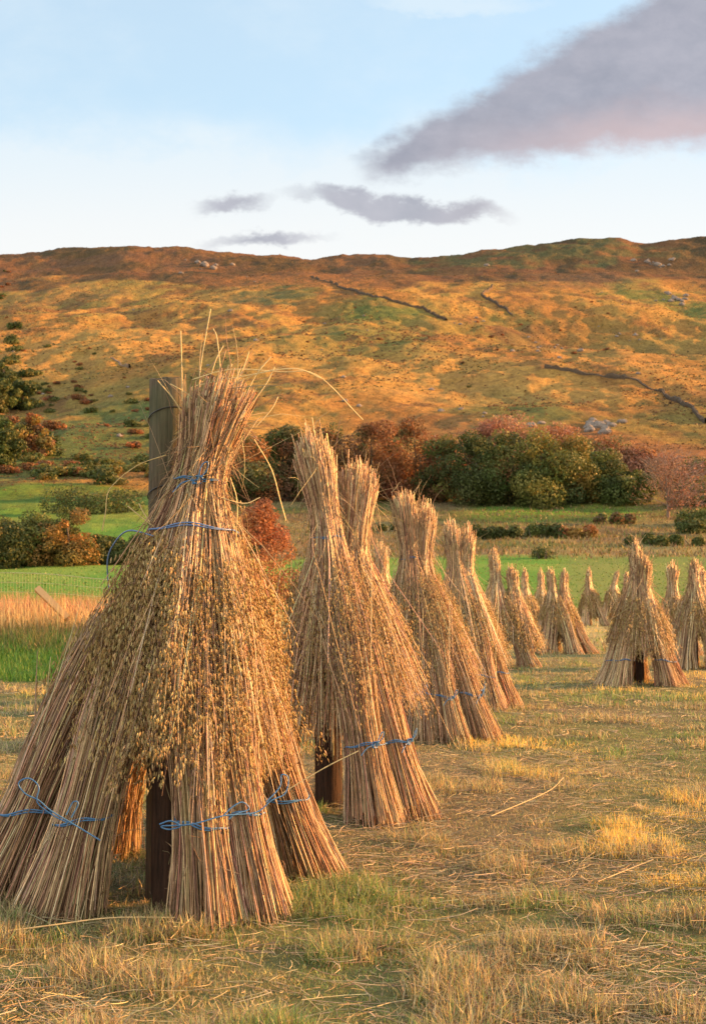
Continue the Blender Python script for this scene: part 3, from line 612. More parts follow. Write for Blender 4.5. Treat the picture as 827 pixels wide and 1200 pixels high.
# --- the nearest stook
def world_pt(px, py, y):
    d = ray(px, py); t = y/d[1]; return np.array([d[0]*t, y, CAM_H+d[2]*t])
Y1 = 4.95; X1, _, Z1 = at(200, Y1)
def near_stook():
    root = empty('stook', (X1, Y1, Z1)); O = np.array([X1, Y1, Z1])
    tag(root, 'nearest and largest stook, tied with blue twine against the tall post', 'stook', 'stooks of oat sheaves in the stubble field')
    L = lambda px, py, dy: world_pt(px, py, Y1+dy)-O
    top, waist, foot = L(262, 458, -0.16), L(232, 562, -0.13), L(203, 935, -0.05)
    def lenf(th):
        # parted in front of the post; shorter on the left
        d = np.abs(np.angle(np.exp(1j*(th-(-1.66)))))
        d2 = np.abs(np.angle(np.exp(1j*(th-(-2.5)))))
        return 1-0.10*np.exp(-(d/0.10)**2)-0.20*np.exp(-(d2/0.5)**2)-0.10*vnoise(th*3.8+40, th*0, 77)+0.03*np.sin(5*th)
    hood_sheaf(root, top, waist, foot, 0.0020, 4600, 24, 0.018, lenf=lenf, R_top=0.140, R_w=0.070, R_b=0.465, seed=3, twn=2, fancy=True, head_lo=0.66, smin=0.56, per_only=0.45, crown=0.06)
    # legs; angles: -90 deg points to the camera
    T0 = np.array([0.03, -0.04, 1.28])
    def leg(px, py, rb, n, seed, top=T0, fancy=True, per=2, ts=0.24, smax=0.9, tw=True):
        y = ground_y(py); x = (px-413.5)/F*y-X1; d = math.hypot(x, y-Y1); a = math.atan2(y-Y1, x)
        leg_sheaf(root, a, d, top, 0.0022, n, per, 0.018, rb=rb, seed=seed, fancy=False, face=-1.57 if x < 0.4 else -0.9, ts=ts, smax=smax, tw=tw)
    leg(2, 1056, 0.165, 950, 11, top=(-0.06, -0.03, 1.2), per=3, smax=.86)
    leg(72, 1072, 0.135, 900, 12, top=(-0.02, -0.10, 1.2), per=1)
    leg(248, 1078, 0.12, 950, 13, top=(0.05, -0.14, 1.25), per=2)
    leg(300, 1070, 0.115, 800, 14, top=(0.10, -0.10, 1.25), per=2)
    leg(355, 1022, 0.15, 800, 15, top=(0.10, 0.02, 1.25), per=5, smax=.9)
    leg(128, 1002, 0.11, 500, 16, top=(0.0, 0.08, 1.2), fancy=False, per=3)
    leg(290, 980, 0.13, 500, 17, top=(0.16, 0.10, 1.42), fancy=False, per=9, smax=.98)
    leg(335, 1005, 0.13, 700, 18, top=(0.24, 0.0, 1.22), fancy=False, per=12, smax=1.0)
    # bent and broken straws sticking out of the cap
    S = []
    G = (0.74, 0.56, 0.26)
    for p in [[(232, 470), (236, 425), (247, 362)], [(214, 470), (213, 420), (212, 388)], [(240, 470), (252, 425), (262, 405)], [(262, 470), (255, 400), (250, 385)],
              [(285, 470), (300, 440), (318, 418)], [(290, 480), (312, 450), (322, 430)], [(270, 460), (285, 432), (292, 412)], [(300, 500), (318, 480), (326, 465)],
              [(225, 445), (270, 433), (330, 436), (372, 440), (425, 492)], [(230, 452), (290, 440), (345, 432), (380, 445)],
              [(195, 533), (160, 546), (129, 573), (124, 600), (120, 622)], [(180, 617), (162, 603), (150, 593)], [(176, 612), (168, 600), (163, 590)],
              [(298, 515), (318, 550), (328, 585), (335, 610)], [(270, 560), (278, 590), (276, 645)], [(185, 446), (205, 470), (222, 500)],
              [(200, 450), (220, 462), (235, 480)], [(250, 580), (285, 590), (305, 583)], [(205, 640), (170, 650), (150, 662)], [(330, 930), (380, 900), (420, 880)]]:
        S.append(stray([L(a, b, -0.2+0.02*i) for i, (a, b) in enumerate(p)], 0.0022, G))
    for v, f, c in S: mesh('stray_straw', v, f, M_STRAW, root, col=np.tile(c, (len(v), 1)))
    # long twine run over the front legs and the loop standing off at the left
    T = []
    for p in [[(187, 966), (200, 962), (212, 968), (198, 972), (190, 968), (225, 966), (262, 956), (300, 952), (318, 938), (334, 930), (338, 912), (330, 908), (328, 922), (312, 940)],
              [(262, 956), (272, 946), (284, 940), (292, 948), (276, 954), (268, 960)],
              [(118, 985), (90, 968), (60, 950), (46, 938), (30, 930), (22, 918), (34, 912), (46, 922), (44, 940), (62, 955), (80, 964)],
              [(84, 958), (92, 942), (86, 940), (78, 955)]]:
        T.append(poly_tube([L(a, b, -0.62 if a < 250 else -0.6+0.0017*(a-250)) for a, b in p], 0.0024, 5, 5)+(np.array(BLUE)*1.0,))
    T.append(poly_tube([L(128, 690, .05), L(126, 660, .02), L(132, 640, -.02), L(150, 622, -.1), L(180, 628, -.2)], 0.003, 4, 5)+(np.array((0.13, 0.2, 0.33)),))
    for v, f, c in T: mesh('twine', v, f, M_TWINE, root, col=np.tile(c, (len(v), 1)))
near_stook()
p1 = post(196, None, 1.86, 0.068, 'tall weathered grey-green round post behind the nearest stook', y=Y1+0.02)
for zz in (1.73, 1.45, 1.16):
    a = np.linspace(0, 2*math.pi, 30); v, f = poly_tube(np.stack([np.cos(a)*0.072, np.sin(a)*0.072, zz+0.03*np.cos(a+1)+0*a], 1), 0.0022, 4, 1)
    mesh('wire', v, f, M_WIRE, p1, col=np.tile((0.03, 0.025, 0.02), (len(v), 1)))
post(199, None, 0.72, 0.056, 'dark stake seen between the parted legs of the nearest stook', mat=M_DARKWOOD, y=Y1-0.17)

def stook(px, base_py, hm, label, hoods, legs, detail=1.0, seed=1, low_heads=0.0, neck=None, y=None, wide=1.0, fan_top=0.115, dark_post=True, post_label=None):
    """hoods: (top dx, top dy, waist dx, foot dx, foot z, z scale); legs: (angle deg, distance, radius)"""
    y = y or ground_y(base_py); x, y, z = at(px, y)
    root = empty('stook', (x, y, z)); tag(root, label, 'stook', 'stooks of oat sheaves in the stubble field')
    global FARTINT
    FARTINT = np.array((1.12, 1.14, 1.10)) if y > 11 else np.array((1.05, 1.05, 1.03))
    thick = max(0.0022, y*0.00021); n = int(1900*detail); k = hm/1.85
    osz = max(0.016, y*0.0015); low_heads = low_heads or 0.45
    for i, (tx, ty, wx, fx, fz, zs) in enumerate(hoods):
        top = np.array([tx, ty, hm*zs]); waist = np.array([wx, ty*0.6, hm*zs*(0.74 if y < 12 else 0.80)]); foot = np.array([fx, ty*0.25-0.03, fz])
        hood_sheaf(root, top, waist, foot, thick, n, max(3, int(8*min(1, detail*1.6))), osz, R_top=fan_top*k, R_w=(neck or (0.064 if y < 12 else 0.080))*k, R_b=0.38*k*wide, seed=seed+i, twn=1 if y < 14 else 0, head_lo=0.5, smin=0.66, clump=0.14,
                   crown=0.07 if y < 12 else 0.12, rag=0.024 if y < 12 else 0.034, dome=0.045 if y < 12 else 0.075)
    for j, (a, d, rb) in enumerate(legs):
        leg_sheaf(root, R(a), d, (0.04*math.cos(R(a)), 0.04*math.sin(R(a)), hm*0.72), thick, int(620*detail), (int(13 if y < 12 else 9) if low_heads else max(2, int(3*min(1, detail*1.5)))), osz, rb=rb, seed=seed+20+j, head_lo=low_heads or 0.62, fancy=y < 12, tw=y < 16, ts=0.24)
    if dark_post:
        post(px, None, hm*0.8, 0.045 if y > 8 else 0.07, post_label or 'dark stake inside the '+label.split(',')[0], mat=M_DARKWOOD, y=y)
    return root
# second and third stooks of the near row, with their own silhouettes
stook(385, 945, 1.84, 'second stook of the near row, with two tied tops, its legs running to the right', [(-0.09, -0.06, 0.00, 0.02, 0.22, 1.0), (0.15, 0.12, 0.12, 0.22, 0.42, 0.93)],
      [(-64, 0.54, 0.13), (-40, 0.53, 0.13), (60, 0.45, 0.12), (130, 0.5, 0.12), (178, 0.30, 0.10)], 1.0, 5, low_heads=0.33, post_label='dark stake under the second stook of the near row')
stook(488, 862, 1.78, 'third stook of the near row, double-topped with blue twine round splayed legs', [(-0.10, -0.05, -0.05, 0.02, 0.34, 1.0), (0.05, 0.02, 0.03, 0.14, 0.28, 0.96)],
      [(-120, 0.42, 0.12), (-88, 0.46, 0.12), (-62, 0.5, 0.13), (-35, 0.56, 0.13), (-5, 0.5, 0.12), (120, 0.5, 0.12)], 0.95, 7, wide=1.25, low_heads=0.42, dark_post=False)
stook(540, 826, 1.66, 'fourth stook of the near row, ragged brown top beside the third', [(-0.10, -0.05, -0.05, 0.0, 0.34, 1.0), (0.05, 0.0, 0.03, 0.14, 0.28, 0.97)],
      [(-115, 0.46, 0.14), (-60, 0.46, 0.15), (-15, 0.44, 0.14), (100, 0.5, 0.12)], 0.85, 9, wide=1.2, low_heads=0.40, dark_post=False)
stook(583, 782, 1.50, 'fifth stook of the near row, with a glowing orange sheaf leaning out to the right', [(-0.06, -0.05, -0.04, -0.03, 0.35, 1.04), (0.2, 0.0, 0.22, 0.34, 0.2, 0.88)],
      [(-120, 0.42, 0.12), (-25, 0.46, 0.15), (100, 0.45, 0.12)], 0.7, 11, wide=1.15, low_heads=0.40, dark_post=False)
stook(446, None, 1.50, 'stook almost hidden between the second and third, only its orange top showing', [(0.0, 0.0, 0, 0, 0.4, 1.0)], [(-90, 0.4, 0.12), (30, 0.4, 0.12), (150, 0.4, 0.12)], 0.4, 13, y=14.2, dark_post=False)
stook(614, 748, 1.42, 'small leaning stook right behind the fifth of the near row', [(0.0, 0.0, 0, 0.06, 0.14, 1.0)], [(-100, 0.4, 0.14), (-20, 0.42, 0.13), (130, 0.4, 0.13)], 0.5, 15, wide=1.25, dark_post=False)
stook(633, 740, 1.50, 'slim upright stook half hidden behind the wide double stook', [(0.0, 0.0, 0, 0, 0.14, 1.0)], [(-100, 0.4, 0.13), (0, 0.42, 0.13), (130, 0.4, 0.13)], 0.5, 17, wide=1.25, dark_post=False)
stook(650, 766, 1.36, 'wide low double-topped stook in the middle distance', [(-0.09, -0.04, -0.05, -0.06, 0.18, 1.0), (0.16, 0.05, 0.14, 0.22, 0.12, 0.98)], [(-150, 0.44, 0.15), (-115, 0.48, 0.15), (-60, 0.48, 0.15), (-15, 0.56, 0.15), (90, 0.4, 0.13)], 0.55, 19, wide=1.15, post_label='dark stake under the wide low stook')
stook(689, 733, 1.58, 'distant narrow stook standing by itself against the green field', [(0.0, 0.0, 0, 0, 0.14, 1.0)], [(-120, 0.36, 0.13), (-40, 0.55, 0.13), (90, 0.4, 0.13)], 0.5, 21, wide=1.15, dark_post=False)
stook(717, 727, 1.60, 'farthest stook, leaning right beside the big right-hand stook', [(0.14, 0.0, 0.06, -0.1, 0.14, 1.0)], [(-150, 0.45, 0.13), (-60, 0.42, 0.13), (90, 0.4, 0.13)], 0.5, 23, wide=1.15, dark_post=False)
stook(733, 733, 1.50, 'far stook peeping out left of the big right-hand stook', [(0.0, 0.0, 0, 0, 0.14, 1.0)], [(-120, 0.42, 0.16), (-50, 0.42, 0.16), (90, 0.4, 0.15)], 0.4, 25, wide=1.0, dark_post=False)
stook(748, 803, 1.47, 'big right-hand stook, a tall cone with its dark stake showing at the foot', [(-0.03, 0.03, -0.02, -0.03, 0.34, 1.04), (0.06, -0.04, 0.04, 0.03, 0.26, 0.93)],
      [(-137, 0.42, 0.13), (-170, 0.38, 0.15), (-45, 0.38, 0.14), (-5, 0.38, 0.15), (90, 0.36, 0.15)], 1.0, 27, wide=1.28, fan_top=0.105, neck=0.075, post_label='dark stake showing at the foot of the big right-hand stook')
stook(787, 768, 1.45, 'bulky stook between the big right-hand stook and the one at the right edge', [(0.0, 0.0, 0, 0, 0.14, 1.0)], [(-120, 0.42, 0.16), (-50, 0.42, 0.16), (90, 0.4, 0.15)], 0.4, 29, wide=0.95, fan_top=0.17, dark_post=False)
stook(812, 783, 1.42, 'stook at the right edge with its dark stake between two legs', [(0.0, -0.03, 0, -0.02, 0.36, 1.0), (0.1, 0.08, 0.1, 0.14, 0.4, 0.95)], [(-125, 0.46, 0.17), (-160, 0.5, 0.15), (-58, 0.44, 0.16), (10, 0.45, 0.15), (90, 0.4, 0.13)], 0.75, 31, wide=1.1, fan_top=0.1, post_label='dark stake under the right-edge stook')

# a few long straws lying or leaning near the nearest stooks
def long_straw(p, label, r=0.0022, c=(0.62, 0.45, 0.22)):
    pts = [np.array(hit(a, b)) + np.array([0, 0, h]) for a, b, h in p]
    v, f = poly_tube(pts, r, 4, 6); o = np.array(pts[0]); tag(mesh('loose_straw', v-o, f, M_STRAW, col=np.tile(c, (len(v), 1)), loc=o), label, 'straw', 'single long straws on the ground')
long_straw([(2, 1104, .03), (60, 1100, .04), (130, 1095, .05), (205, 1090, .04)], 'long pale straw lying left of the nearest stook at its front feet', 0.0028)
long_straw([(575, 962, .02), (640, 940, .05), (660, 934, .10)], 'long straw lying in the stubble right of the second stook')
long_straw([(700, 1040, .02), (740, 1030, .04), (765, 1026, .06)], 'straw lying in the right foreground stubble')
long_straw([(200, 1108, .02), (240, 1080, .06), (258, 1062, .12)], 'straw leaning on the front foot of the nearest stook')
long_straw([(395, 950, .03), (430, 960, .04), (470, 968, .02)], 'yellow straw lying at the foot of the second stook')
long_straw([(570, 1101, .01), (640, 1100, .03), (720, 1099, .01)], 'straight straw lying across the lower foreground')

n = 9000; a = rng.uniform(0, 2*math.pi, n); rr = rng.normal(0.66, 0.16, n); x = X1+np.cos(a)*rr*1.05; y = Y1+np.sin(a)*rr*0.9
k = rng.random(n) < ss(.3, .6, fbm(x/.12, y/.12, 111, 2)); x, y = x[k], y[k]; n = len(x)
blades('stubble_grass', x, y, 0.065*rng.uniform(.4, 1.3, n), 0.0034*rng.uniform(.6, 1.3, n), np.abs(rng.normal(.6, .4, n)), pick(STUB_PAL+[(0.12, 0.19, 0.045), (0.17, 0.23, 0.06)], [2, 2, 2, 2, 1, 1, 2, 2], n), 'longer uncut grass round the feet of the nearest stook')
# ------------------------------------------------------------------ netting fence with a leaning stay
def fence():
    A = np.array(at(-60, 27.5)); Bp = np.array(at(175, 25.0))
    A[2] = height(A[0], A[1]); o = A.copy(); root = empty('netting_fence', o)
    tag(root, 'yellowish wire netting fence above the dry grass left of the nearest stook', 'fence')
    d = Bp-A; L = np.linalg.norm(d[:2]); K = 60; t = np.linspace(0, 1, K)
    g = np.stack([A[0]+d[0]*t, A[1]+d[1]*t], 1); zb = height(g[:, 0], g[:, 1])
    top0, top1 = world_pt(-60, 667, A[1])[2], world_pt(175, 681, Bp[1])[2]
    zt = lerp(top0, top1, t)-0.02*np.sin(math.pi*t*3)
    P_ = []
    c = (0.48, 0.46, 0.20)
    for q, r in [(0, .007), (.17, .004), (.34, .004), (.52, .004), (.7, .004), (.9, .004)]:
        P_.append(tubes(np.stack([g[:, 0], g[:, 1], lerp(zt, zb, q)], 1)[None]-o, np.full((1, K), r), 4)+(np.array(c),))
    nv = int(L/0.075); tv = np.linspace(0, 1, nv); gx = A[0]+d[0]*tv; gy = A[1]+d[1]*tv; gz0 = height(gx, gy); gz1 = np.interp(tv, t, zt)
    pp = np.stack([np.stack([gx, gy, lerp(gz0, gz1, q)], 1) for q in (0, .5, 1)], 1)-o
    P_.append(tubes(pp, np.full((nv, 3), 0.0019), 3)+(np.array(c),))
    V, Fc, Cc_ = join(P_); mesh('netting', V, Fc, M_WIRE, root, col=Cc_)
    for q in (0.02, 0.98):
        x = A[0]+d[0]*q; y = A[1]+d[1]*q+0.06; z = height(x, y)
        v, f = tubes(np.array([[[x, y, z-.1], [x, y, z+.6], [x, y, z+1.22], [x, y, z+1.225]]])-o, np.array([[.05, .05, .045, .001]]), 10)
        mesh('fence_post', v, f, M_WOOD, root)
    a = world_pt(44, 690, 23.3)-o; b = world_pt(80, 725, 23.0)-o
    v, f = tubes(np.array([[a+(a-b)*0.002, a, lerp(a, b, .5), b]]), np.array([[.002, .075, .075, .075]]), 4)
    mesh('stay', v, f, M_STAY, root, smooth=False)
M_STAY = material('fresh_timber', lambda t: _n(t, 'ShaderNodeBsdfPrincipled', {'Base Color': _n(t, 'ShaderNodeMix', {0: _n(t, 'ShaderNodeTexNoise', {'Scale': 20.0, 'Detail': 4.0}).outputs[0], 6: (0.52, 0.27, 0.10, 1), 7: (0.64, 0.37, 0.15, 1)}, data_type='RGBA').outputs[2], 'Roughness': 0.7}).outputs[0])
fence()

# ------------------------------------------------------------------ trees, bushes, hedges
def crown_cloud(n, clumps, leaf, cols, p, squash=0.8):
    """clumps (m,4): centre + radius; leaves spread through each clump's shell"""
    m = len(clumps); w = clumps[:, 3]**2; i = rng.choice(m, n, p=w/w.sum())
    d = rng.normal(0, 1, (n, 3)); d /= np.linalg.norm(d, axis=1, keepdims=True)
    r = clumps[i, 3]*(0.55+0.5*rng.random(n)**0.7)
    c = clumps[i, :3]+d*r[:, None]*np.array([1, 1, squash])
    nn = d*0.9+rng.normal(0, 0.65, (n, 3)); nn /= np.linalg.norm(nn, axis=1, keepdims=True)
    a = np.cross(nn, rng.normal(0, 1, (n, 3))); a /= np.linalg.norm(a, axis=1, keepdims=True)+1e-9; b = np.cross(nn, a)
    s = leaf*rng.uniform(0.6, 1.4, n)[:, None]
    V = np.stack([c-a*s, c+b*s*0.55, c+a*s, c-b*s*0.55], 1).reshape(-1, 3)
    cl = 1.4*pick(cols, p, m, 0.08)[i]*(1+0.16*rng.standard_normal((n, 1)))
    return V, np.arange(n*4).reshape(n, 4), rep(cl, 4)
def make_tree(label, loc, h, w, cols, p, leaf=0.3, n=5000, trunk=0.22, bare=0.0, bark=(0.13, 0.10, 0.075), cat='tree', name='tree', group=None, low=0.12, nc=46):
    root = empty(name, loc); tag(root, label, cat, group)
    # trunk and limbs
    parts = []; th = h*0.5
    base = np.array([0, 0, -0.2])
    pts = np.array([base, [rng.normal(0, .02)*h, rng.normal(0, .02)*h, th*0.5], [rng.normal(0, .04)*h, rng.normal(0, .03)*h, th], [rng.normal(0, .05)*h, rng.normal(0, .05)*h, h*0.85]])
    parts.append(tubes(pts[None], np.array([[trunk*1.3, trunk, trunk*.7, trunk*.12]])*h/10, 7)+(np.array(bark),))
    clumps = []
    for k in range(nc):
        a = rng.uniform(0, 2*math.pi); q = rng.random()**1.1; zc = h*(low+0.12+(0.8-low)*q)
        prof = math.sin(math.pi*min(1, 0.22+0.75*q))**0.7
        rr = w*0.5*prof*rng.uniform(0.25, 0.88); cr = w*rng.choice([0.07, 0.10, 0.14, 0.19, 0.23])*(1.1-0.35*q)
        clumps.append([math.cos(a)*rr, math.sin(a)*rr, zc, cr])
    clumps = np.array(clumps)
    nb = 14 if bare < 0.5 else 60
    for k in range(nb):
        c = clumps[rng.integers(nc)]; zs = c[2]*rng.uniform(0.35, 0.7); st = np.array([np.interp(zs, pts[:, 2], pts[:, 0]), np.interp(zs, pts[:, 2], pts[:, 1]), zs])
        e = c[:3]+rng.normal(0, c[3]*0.6, 3); mid = lerp(st, e, .5)+np.array([0, 0, -0.04*h*rng.random()])
        parts.append(tubes(np.array([[st, mid, e]]), np.array([[.4, .22, .05]])*trunk*h/10*rng.uniform(.5, 1), 5)+(np.array(bark),))
    if bare > 0.5:
        n2 = 900; c = clumps[rng.integers(nc, size=n2)]; st = c[:, :3]+rng.normal(0, 1, (n2, 3))*c[:, 3:]*0.5; e = st+rng.normal(0, .06*h, (n2, 3))+np.array([0, 0, .05*h])
        e[:, :2] += st[:, :2]*0.25
        v, f = tubes(np.stack([st, lerp(st, e, .5)+rng.normal(0, .01*h, (n2, 3)), e], 1), np.tile([.035, .025, .012], (n2, 1)), 3); parts.append((v, f, np.array(bark)*1.3))
    V, Fc, Cc_ = join(parts); mesh('trunk', V, Fc, M_BARK, root, col=Cc_)
    V, Fc, Cc_ = crown_cloud(int(n*(1-bare*0.4)), clumps, leaf, cols, p); mesh('crown', V, Fc, M_LEAF, root, col=Cc_)
    return root
DK = [(0.046, 0.058, 0.015), (0.07, 0.082, 0.02), (0.11, 0.112, 0.028)]
OL = [(0.09, 0.10, 0.025), (0.14, 0.125, 0.03), (0.19, 0.13, 0.03), (0.055, 0.07, 0.02)]
RU = [(0.22, 0.09, 0.03), (0.16, 0.07, 0.03), (0.11, 0.065, 0.03), (0.09, 0.085, 0.03)]
PK = [(0.26, 0.12, 0.07), (0.20, 0.10, 0.06)]
def tree(px, base_y, top_py, wpx, cols, p, label, depth_py=None, **k):
    """base_y = depth of the trunk; the crown reaches row top_py"""
    x, y, z = at(px, base_y); h = world_pt(px, top_py, y)[2]-z; w = wpx/F*y*1.3
    return make_tree(label, (x, y, z-0.1), h, w, cols, p, group=k.pop('group', 'trees in the belt at the foot of the hill'), **k)
belt = [  # px, depth, top row, width px, palette, weights, label
    (292, 200, 505, 75, RU+DK, [1, 1, 2, 2, 1, 2, 1], 'brown and green tree seen through the gap right of the tall post'),
    (335, 204, 498, 70, RU+DK, [1, 1, 2, 2, 2, 2, 1], 'dark olive tree between the tops of the first two stooks'),
    (385, 210, 500, 70, RU, [1, 2, 2, 1], 'russet tree behind the top of the second stook'),
    (438, 206, 492, 75, RU, [2, 2, 1, 1], 'reddish-brown tree just right of the second stook top'),
    (482, 214, 490, 80, RU, [3, 2, 1, 1], 'rusty orange tree above the third stook'),
    (520, 204, 512, 60, DK+RU, [1, 1, 1, 1, 1, 1, 1], 'small dark tree above the fourth stook'),
    (556, 200, 505, 75, DK, [3, 2, 1], 'dark green tree left in the belt, the darkest crown'),
    (596, 203, 497, 78, DK+[(0.2, 0.09, 0.04)], [3, 2, 2, .5], 'tall deep green tree in the middle of the belt'),
    (634, 198, 505, 72, OL, [3, 3, 1, 1], 'yellow-green tree with golden patches in the belt'),
    (668, 202, 512, 70, OL, [2, 2, 3, 1], 'golden olive tree right of the belt centre'),
    (702, 206, 526, 60, DK+OL, [1, 1, 1, 2, 1, 1, 1], 'lower olive tree in the right half of the belt'),
    (735, 200, 545, 56, DK, [2, 2, 1], 'low dark green tree near the right end of the belt'),
    (575, 225, 492, 90, PK, [1, 1], 'pinkish russet treetop rising behind the deep green trees'),
    (655, 228, 500, 90, PK+RU, [2, 2, 1, 1, 1, 1], 'russet treetop rising behind the yellow-green tree'),
    (715, 226, 513, 80, PK+RU, [2, 2, 1, 1, 1, 1], 'reddish thin treetop behind the right half of the belt'),
    (612, 232, 486, 110, PK+OL, [3, 2, 1, 1, 1, 1], 'broad russet treetop behind the middle of the belt'),
    (752, 224, 528, 80, PK+RU, [2, 2, 1, 1, 1, 1], 'reddish treetop behind the low dark tree near the belt end'),
    (795, 220, 540, 80, RU+PK, [1, 1, 1, 1, 1, 1], 'rusty low treetop behind the pinkish leafless tree'),
    (820, 196, 560, 50, DK+OL, [1, 1, 1, 1, 1, 1, 1], 'green tree cut off by the right edge of the picture'),
]
for (px, yy, tp, wp, cl, pp, lab) in belt:
    tree(px, yy, tp, wp, cl, pp, lab, n=15000, leaf=0.19, low=-0.06)
tree(783, 176, 528, 74, PK, [1, 1], 'pale pinkish nearly leafless tree at the right end of the belt', n=2600, bare=0.9, bark=(0.26, 0.17, 0.12), leaf=0.14)
# left group and hedge
G2 = 'trees along the far side of the left field'
for (px, yy, tp, wp, cl, pp, lab) in [
    (-10, 92, 605, 80, OL+DK, [1, 1, 0, 1, 2, 2, 1], 'dark olive tree at the left edge above the green field'),
    (38, 94, 600, 66, DK+OL, [2, 2, 2, 1, 1, 0, 1], 'rounded dark green tree second from the left edge'),
    (80, 93, 592, 66, [(0.20, 0.11, 0.028), (0.13, 0.095, 0.027), (0.075, 0.08, 0.022)], [1.4, 2, 2], 'orange-tipped tree above the netting fence'),
    (122, 95, 628, 50, DK, [3, 2, 1], 'low dark bushy tree right of the orange-tipped tree'),
    (165, 96, 628, 60, DK, [3, 2, 1], 'low dark bushy tree mostly hidden by the nearest stook')]:
    tree(px, yy, tp, wp, cl, pp, lab, n=15000, leaf=0.095, low=-0.14, group=G2)
for (px, bpy_, hp, wp, lab) in [(4, 484, 62, 44, 'dark tree cut off by the left edge high on the hillside'), (27, 480, 34, 34, 'lower dark tree right of the edge tree high on the hillside'),
                               (2, 545, 60, 40, 'dark olive tree at the left edge low on the hillside'), (36, 535, 52, 40, 'rusty brown tree standing in the green slope near the left edge')]:
    x, y, z = hit(px, bpy_); rust = 'rusty' in lab
    make_tree(lab, (x, y, z-0.3), hp/F*y, wp/F*y*1.2, RU+OL if rust else DK, [1, 2, 2, 2, 1, 1, 1, 1] if rust else [3, 2, 1], leaf=0.3*y/300, n=7000, low=-0.1, group='trees on the left hillside')
tree(303, 60, 575, 92, [(0.23, 0.085, 0.035), (0.17, 0.065, 0.03), (0.27, 0.11, 0.045)], [2, 2, 1], 'reddish-brown twiggy bush behind and right of the nearest stook', n=16000, leaf=0.06, low=-0.15, name='bush', cat='bush', group='russet bushes at the far edge of the stubble', nc=34)

def hedge_clump(px0, px1, y, top_py, cols, p, label, leaf=0.16, n=6000, name='hedge', cat='hedge', group='dark hedges in the rough meadow', depth=3.0):
    a = at(px0, y); b = at(px1, y); o = np.array(at((px0+px1)/2, y)); L = b[0]-a[0]; h = world_pt((px0+px1)/2, top_py, y)[2]-o[2]
    m = max(5, int(L/1.1)); cx = np.linspace(-L/2, L/2, m)+rng.normal(0, .3, m); r = h*rng.uniform(0.42, 0.62, m)
    cy = rng.uniform(-depth/2, depth/2, m); gz = height(o[0]+cx, o[1]+cy)-o[2]
    cl = np.stack([cx, cy, gz+h-r-rng.random(m)*h*0.35, r], 1); low = cl.copy(); low[:, 2] = gz+r*0.5; cl = np.concatenate([cl, low])
    V, Fc, Cc_ = crown_cloud(n, cl, leaf, cols, p, 0.95)
    root = empty(name, o); tag(root, label, cat, group)
    mesh('foliage', V, Fc, M_LEAF, root, col=Cc_)
    k = max(4, m//2); st = np.stack([np.linspace(-L/2, L/2, k), rng.normal(0, .3, k), np.zeros(k)], 1); st[:, 2] = height(o[0]+st[:, 0], o[1]+st[:, 1])-o[2]-0.2
    e = st+np.stack([rng.normal(0, .3, k), rng.normal(0, .3, k), np.full(k, h*0.7)], 1)
    v, f = tubes(np.stack([st, lerp(st, e, .5), e], 1), np.tile([.08, .05, .02], (k, 1)), 5); mesh('stems', v, f, M_BARK, root, col=np.tile((0.1, .075, .05), (len(v), 1)))
    return root
hedge_clump(556, 655, 140, 611, DK, [3, 2, 1], 'long dark hedge above the green field, behind the far stooks')
hedge_clump(660, 690, 142, 616, RU+OL, [2, 1, 1, 1, 1, 1, 1, 1], 'short autumn-brown hedge at the right end of the long dark hedge', n=2500)
hedge_clump(738, 812, 128, 625, DK, [2, 2, 2], 'dark hedge right above the big right-hand stook')
hedge_clump(700, 738, 166, 598, RU+DK, [0, 2, 2, 1, 2, 1, 1], 'low brownish hedge on the green strip below the trees', n=2500)
hedge_clump(800, 832, 150, 604, DK, [1, 2, 2], 'rounded green bush clump at the right edge', name='bush', cat='bush', n=2600)
hedge_clump(798, 835, 166, 592, DK, [1, 2, 2], 'smaller dark bush clump higher up at the right edge', name='bush', cat='bush', n=2600)
hedge_clump(628, 640, 112, 636, DK, [1, 1, 1], 'single small dark bush in the green field', name='bush', cat='bush', n=900, leaf=.09, depth=1)
hedge_clump(430, 470, 150, 614, DK, [2, 2, 1], 'dark hedge glimpsed between the second and third stooks', n=2500)
hedge_clump(235, 300, 120, 622, DK, [2, 2, 1], 'dark hedge glimpsed between the nearest stook and the second', n=3000)
hedge_clump(70, 150, 170, 566, DK+OL, [1, 1, 1, 1, 1, 1, 1], 'scrubby dark hedge on the green slope above the left trees', n=5000)

# gorse and bracken bushes scattered over the hillside (copies of three)
def bush_proto(cols, p, nm):
    root = empty('bush', (0, 0, 0)); m = 8
    cl = np.stack([rng.normal(0, .55, m), rng.normal(0, .55, m), rng.uniform(.2, .7, m), rng.uniform(.35, .6, m)], 1)
    V, Fc, Cc_ = crown_cloud(700, cl, 0.13, cols, p); mesh('foliage', V, Fc, M_LEAF, root, col=Cc_)
    st = np.zeros((4, 3)); e = rng.normal(0, .3, (4, 3)); e[:, 2] = .7; st[:, 2] = -.3
    v, f = tubes(np.stack([st, lerp(st, e, .5), e], 1), np.tile([.06, .04, .02], (4, 1)), 4); mesh('stems', v, f, M_BARK, root, col=np.tile((0.1, .075, .05), (len(v), 1)))
    return root
protos = [(bush_proto(DK, [3, 2, 1], 'd'), 'small dark green gorse bush scattered on the left hillside'),
          (bush_proto(RU, [1, 2, 2, 1], 'r'), 'small rusty brown bush scattered on the left hillside'),
          (bush_proto(OL, [2, 2, 1, 2], 'o'), 'small olive bush scattered on the hillside')]
spots = []
